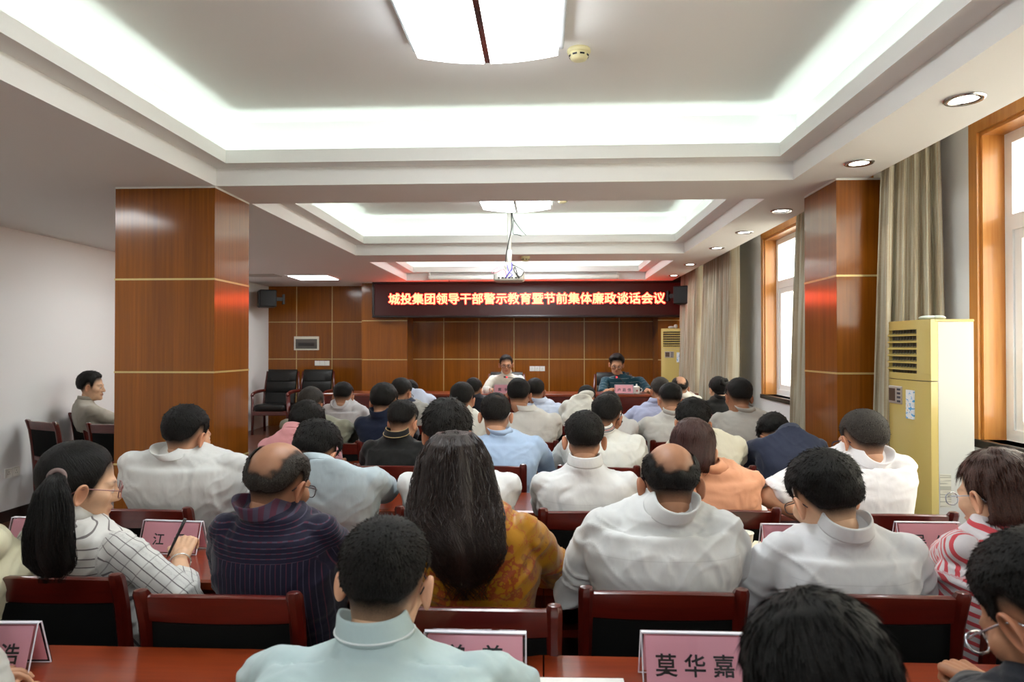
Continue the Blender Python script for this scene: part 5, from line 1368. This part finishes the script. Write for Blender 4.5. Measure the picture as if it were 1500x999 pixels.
for desc in ('man in the pale mint polo', 'woman with dark hair nearest the camera', 'man with glasses at the right edge', 'person writing at the lower left edge'):
    p = BY[desc]; dup(CH, (p['Sc'][0], p['hip'][1] - .22, 0), 0, 'dark red wooden chair of the ' + desc, 'red wooden conference chairs')
chair(64, 617, '', rz=math.radians(-24), label='empty dark red chair against the white wall at the far left')
chair(163, 621, '', rz=math.radians(-6), label='empty dark red chair half hidden by the left column')
p = BY['man seated by the left wall']; dup(CH, (p['hip'][0] - p['f'][0] * .22, p['hip'][1] - p['f'][1] * .22, 0), math.radians(-42), 'dark red wooden chair with black back, seat of the man seated by the left wall', 'red wooden conference chairs')

# ------------------------------------------------------------------ name plates, cups, papers
PINK = mat('pink_card', '#f6b0bc', .6)
ACR = bpy.data.materials.new('clear_acrylic'); ACR.use_nodes = True
t = NT(ACR); tr = t.n('ShaderNodeBsdfTransparent'); tr.inputs[0].default_value = (.97, .97, .98, 1); gl = t.n('ShaderNodeBsdfGlossy'); gl.inputs['Roughness'].default_value = .04; fz = t.n('ShaderNodeFresnel'); fz.inputs[0].default_value = 1.35; mx = t.n('ShaderNodeMixShader')
t.l(fz.outputs[0], mx.inputs[0]); t.l(tr.outputs[0], mx.inputs[1]); t.l(gl.outputs[0], mx.inputs[2]); t.l(mx.outputs[0], t.t.nodes['Material Output'].inputs[0])
EDGE = mat('acrylic_edge', '#e3e0ea', .15, spec=.8)
INK = mat('black_ink', '#14110f', .5)
def plate(px, py, text, label, w=.24, h=.118, rz=0., z=.76, depth=.085, Y=None, size=.05, tz=.44):
    """px, py: middle of the top edge in the picture"""
    q = at_z(px, py, z + h) if Y is None else at_y(px, py, Y)
    t = thing('name_plate', label, 'name plate', (q[0], q[1], z + .001), rz, 'pink name plates in clear stands')
    hd = depth / 2; e = .004
    def leaf(s, th, off, mg, zlo=.0, top=None):
        # a sloping sheet on side s (-1 front, +1 back)
        y0, y1 = s * hd, s * .004; top = top or h
        def pt(x, u, o): n_ = nrm((0, -h if False else (h) * s, hd)); return np.array([x, y0 + (y1 - y0) * u, zlo + (top - zlo) * u]) + np.array([0, s * nrm((h, hd))[0], nrm((h, hd))[1]]) * o
        return [np.array([pt(x, u, off), pt(x, u, off + th)]) for x in () for u in ()] or [np.array([pt(-w / 2 + mg, mg / h, off), pt(w / 2 - mg, mg / h, off), pt(w / 2 - mg, 1 - mg * .8 / h, off), pt(-w / 2 + mg, 1 - mg * .8 / h, off)]),
               np.array([pt(-w / 2 + mg, mg / h, off + th), pt(w / 2 - mg, mg / h, off + th), pt(w / 2 - mg, 1 - mg * .8 / h, off + th), pt(-w / 2 + mg, 1 - mg * .8 / h, off + th)])]
    g = G()
    for s in (-1, 1): g.rings(leaf(s, .0025, .0035, 0))
    hold = mesh('holder', g, ACR, t)
    g = G()                                                     # bright polished edges of the sheets
    for s in (-1, 1):
        for x in (-w / 2, w / 2): g.tube([(x, s * hd, .002), (x, s * .006, h)], .0018, 6)
        g.tube([(-w / 2, s * hd, .002), (w / 2, s * hd, .002)], .0014, 6)
    g.box((-w / 2, -.007, h - .003), (w / 2, .007, h + .001), bev=.001)
    mesh('holder_edge', g, EDGE, hold)
    g = G()
    for s in (-1, 1): g.rings(leaf(s, .0012, .001, .008))
    mesh('card', g, PINK, t)
    if text:
        n = len(text); adv = .066 if n == 3 else .085
        g = G()
        for k, chh in enumerate(text):
            v, f = text_geo(chh, size, 0, .0008); x = (k - (n - 1) / 2) * adv
            u = tz + v[:, 1] / math.hypot(h, hd); off = .0031 if True else 0
            nn_ = np.array([0, -nrm((h, hd))[0], nrm((h, hd))[1]])
            V3 = np.column_stack([x + v[:, 0], -hd + (hd - .004) * u, h * u]) + nn_ * off
            g.add(V3, f)
        mesh('lettering', g, INK, t)
    return t
plate(-14, 912, '张志浩', 'pink name plate at the lower left corner, one character visible', rz=math.radians(3), size=.05)
plate(696, 926, '曾首', 'pink name plate half hidden by the shoulder in the mint polo', tz=.6)
plate(1014, 927, '莫华嘉', 'pink name plate showing three full characters, bottom centre right', size=.052)
plate(254, 763, '江云', 'pink name plate behind the writing hand of the ponytail woman', rz=math.radians(-4), size=.048)
plate(62, 758, '李平', 'pink name plate at the far left, mostly behind the ponytail')
plate(1162, 768, '潘文', 'pink name plate between the paper cup and the thick-haired man in white')
plate(1358, 765, '吴红', 'pink name plate between the thick-haired man and the red striped blouse')
plate(1164, 698, '杨林', 'pink name plate on the third row, right of the peach blouse')
plate(527, 694, '', 'pink name plate under the right arm of the man in grey blue')
plate(349, 693, '', 'pink name plate between the white polo and the balding pinstriped man')
plate(474, 653, '', 'pink name plate half hidden by the bent grey-blue man, fourth row')
plate(602, 620, '', 'small pink name plate with a white edge beyond the man in black')
plate(737, 567, '黄信', 'pink name plate in front of the speaker in the white shirt', Y=8.88, z=.96, size=.046)
plate(914, 567.5, '卢显佳', 'pink name plate in front of the speaker in the teal polo', Y=8.88, z=.96, size=.046)

# paper cup
q = at_z(1089, 815, .76)
t = thing('paper_cup', 'white paper cup standing on the desk beside the bald man', 'cup', tuple(q))
cupm = mat('printed_paper_cup', '#e4e0cc', .5); tt = NT(cupm)
tt.l(tt.mix(tt.math('MULTIPLY', tt.math('GREATER_THAN', tt.noise(tt.obj(), 55, 3), .6), .6), '#e6e2d0', '#9aa384'), tt.b.inputs['Base Color'])
mesh('cup_wall', G().lathe([(.026, .001), (.037, .088), (.0385, .09), (.036, .09), (.0245, .004), (.001, .004)], (0, 0, 0), 28, cap=False), cupm, t, True)
mesh('cup_rim', G().tube([(.0375 * math.cos(a), .0375 * math.sin(a), .0905) for a in np.linspace(0, 2 * math.pi, 29)], .0018, 6), mat('paper_white', '#e9e6da', .6), t, True)
# mugs at the podium
POR = mat('white_porcelain', '#e8e8e4', .2, coat=.3)
def mug(px, label, lid, Y=8.95):
    q = at_y(px, 575, Y); t = thing('tea_mug', label, 'mug', (q[0], q[1], .9605), 0, 'white mugs on the podium table')
    mesh('cup', G().lathe([(.03, 0), (.040, .01), (.042, .085), (.039, .086), (.036, .012), (.001, .008)] if not lid else [(.03, 0), (.042, .008), (.043, .07), (.045, .078), (.040, .078), (.036, .012), (.001, .008)], (0, 0, 0), 28, cap=False), POR, t, True)
    mesh('handle', G().tube([(.040, 0, .068), (.066, 0, .066), (.072, 0, .045), (.062, 0, .024), (.040, 0, .02)], .006, 8), POR, t, True)
    if lid:
        l_ = mesh('lid', G().lathe([(.046, .078), (.045, .086), (.03, .096), (.012, .10), (.009, .106), (.012, .118), (.008, .124), (.001, .125)], (0, 0, 0), 28), POR, t, True)
        g = G()
        for z_, r_ in ((.04, .011),):
            g.add([(r_ * math.cos(a), -.0432 + .3 * (r_ * math.cos(a)) ** 2, z_ + r_ * math.sin(a)) for a in np.linspace(0, 2 * math.pi, 17)[:-1]], [tuple(range(16))])
        mesh('emblem', g.box((-.014, -.0445, .02), (.014, -.042, .024)), mat('red_emblem', '#a8433c', .5), t)
        mesh('saucer', G().lathe([(.03, .0), (.06, .004), (.062, .006), (.03, .003)], (0, 0, -.0004), 28), POR, t, True)
mug(712, 'plain white mug left of the speaker in the white shirt', False)
mug(932.5, 'lidded white mug with red emblem beside the teal speaker', True)
# goose-neck microphones
def mic(hx, hy, bx, label, Y=9.12):
    b = at_y(bx, 575, Y - .1); h_ = at_y(hx, hy, Y + .02); t = thing('desk_microphone', label, 'microphone', (b[0], b[1], .9605), 0, 'goose-neck microphones')
    r_ = h_ - np.array([b[0], b[1], .9605])
    mesh('base', G().box((-.055, -.05, 0), (.055, .06, .03), bev=.01), BLACKPL, t)
    mesh('gooseneck', G().tube([(0, 0, .02), (0, 0, .09), r_ * [.15, .2, .0] + [0, 0, r_[2] * .75], r_ * [.6, .6, 0] + [0, 0, r_[2] * .98], r_], .004, 8), BLACKPL, t, True)
    d = nrm([r_[0], r_[1], .02])
    hd_ = mesh('microphone_head', G().rc(r_, .010, r_ + d * .035, .0115), BLACKPL, t, True)
    mesh('light_ring', G().rc(r_ - d * .004, .0095, r_ + d * .003, .0095), mat('red_mic_light', '#400000', .4, emit=(1, .02, .03), es=6), hd_, True)
mic(742, 552.5, 764, 'goose-neck microphone with red light before the speaker in white')
mic(903, 552.5, 914, 'goose-neck microphone with red light before the teal speaker')

# phone, papers, notebooks
q = at_z(838, 814, .76)
o = mesh('mobile_phone', G().box((-.036, -.075, 0), (.036, .075, .008), bev=.003), mat('black_phone_glass', '#0b0b0d', .12, coat=.5)); o.location = (q[0] + .02, q[1], .7605); o.rotation_euler = (0, 0, .12)
tag(o, 'black mobile phone lying on the desk left of the bald man', 'phone')
PAPER = mat('white_paper', '#e9e7e2', .7)
def paper(px, py, w, l, rz, label, z=.76, th=.003, m=PAPER, name='paper_sheet', cat='paper', Yo=None):
    q = at_z(px, py, z)
    o = mesh(name, G().box((-w / 2, -l / 2, 0), (w / 2, l / 2, th)), m); o.location = (q[0], q[1], z + .0006); o.rotation_euler = (0, 0, rz)
    return tag(o, label, cat, 'papers and notebooks on the desks')
paper(852, 1020, .21, .16, .02, 'white paper sheet on the nearest desk between two plates')
paper(1125, 812, .14, .20, -.5, 'thick cream notebook leaning out below the plate by the paper cup', th=.018, m=mat('cream_page_block', '#ddd6bd', .7), name='notebook', cat='notebook')
paper(534, 739, .16, .2, .2, 'open white notebook under the forearm of the man in grey blue', th=.012, name='notebook', cat='notebook')
paper(1098, 741, .15, .2, -.2, 'white paper near the sleeve of the woman in peach')
paper(1400, 797, .2, .28, .3, 'white paper under the hand of the woman in red stripes')
paper(625, 628, .18, .2, 0, 'white paper beside the small pink plate beyond the man in black')
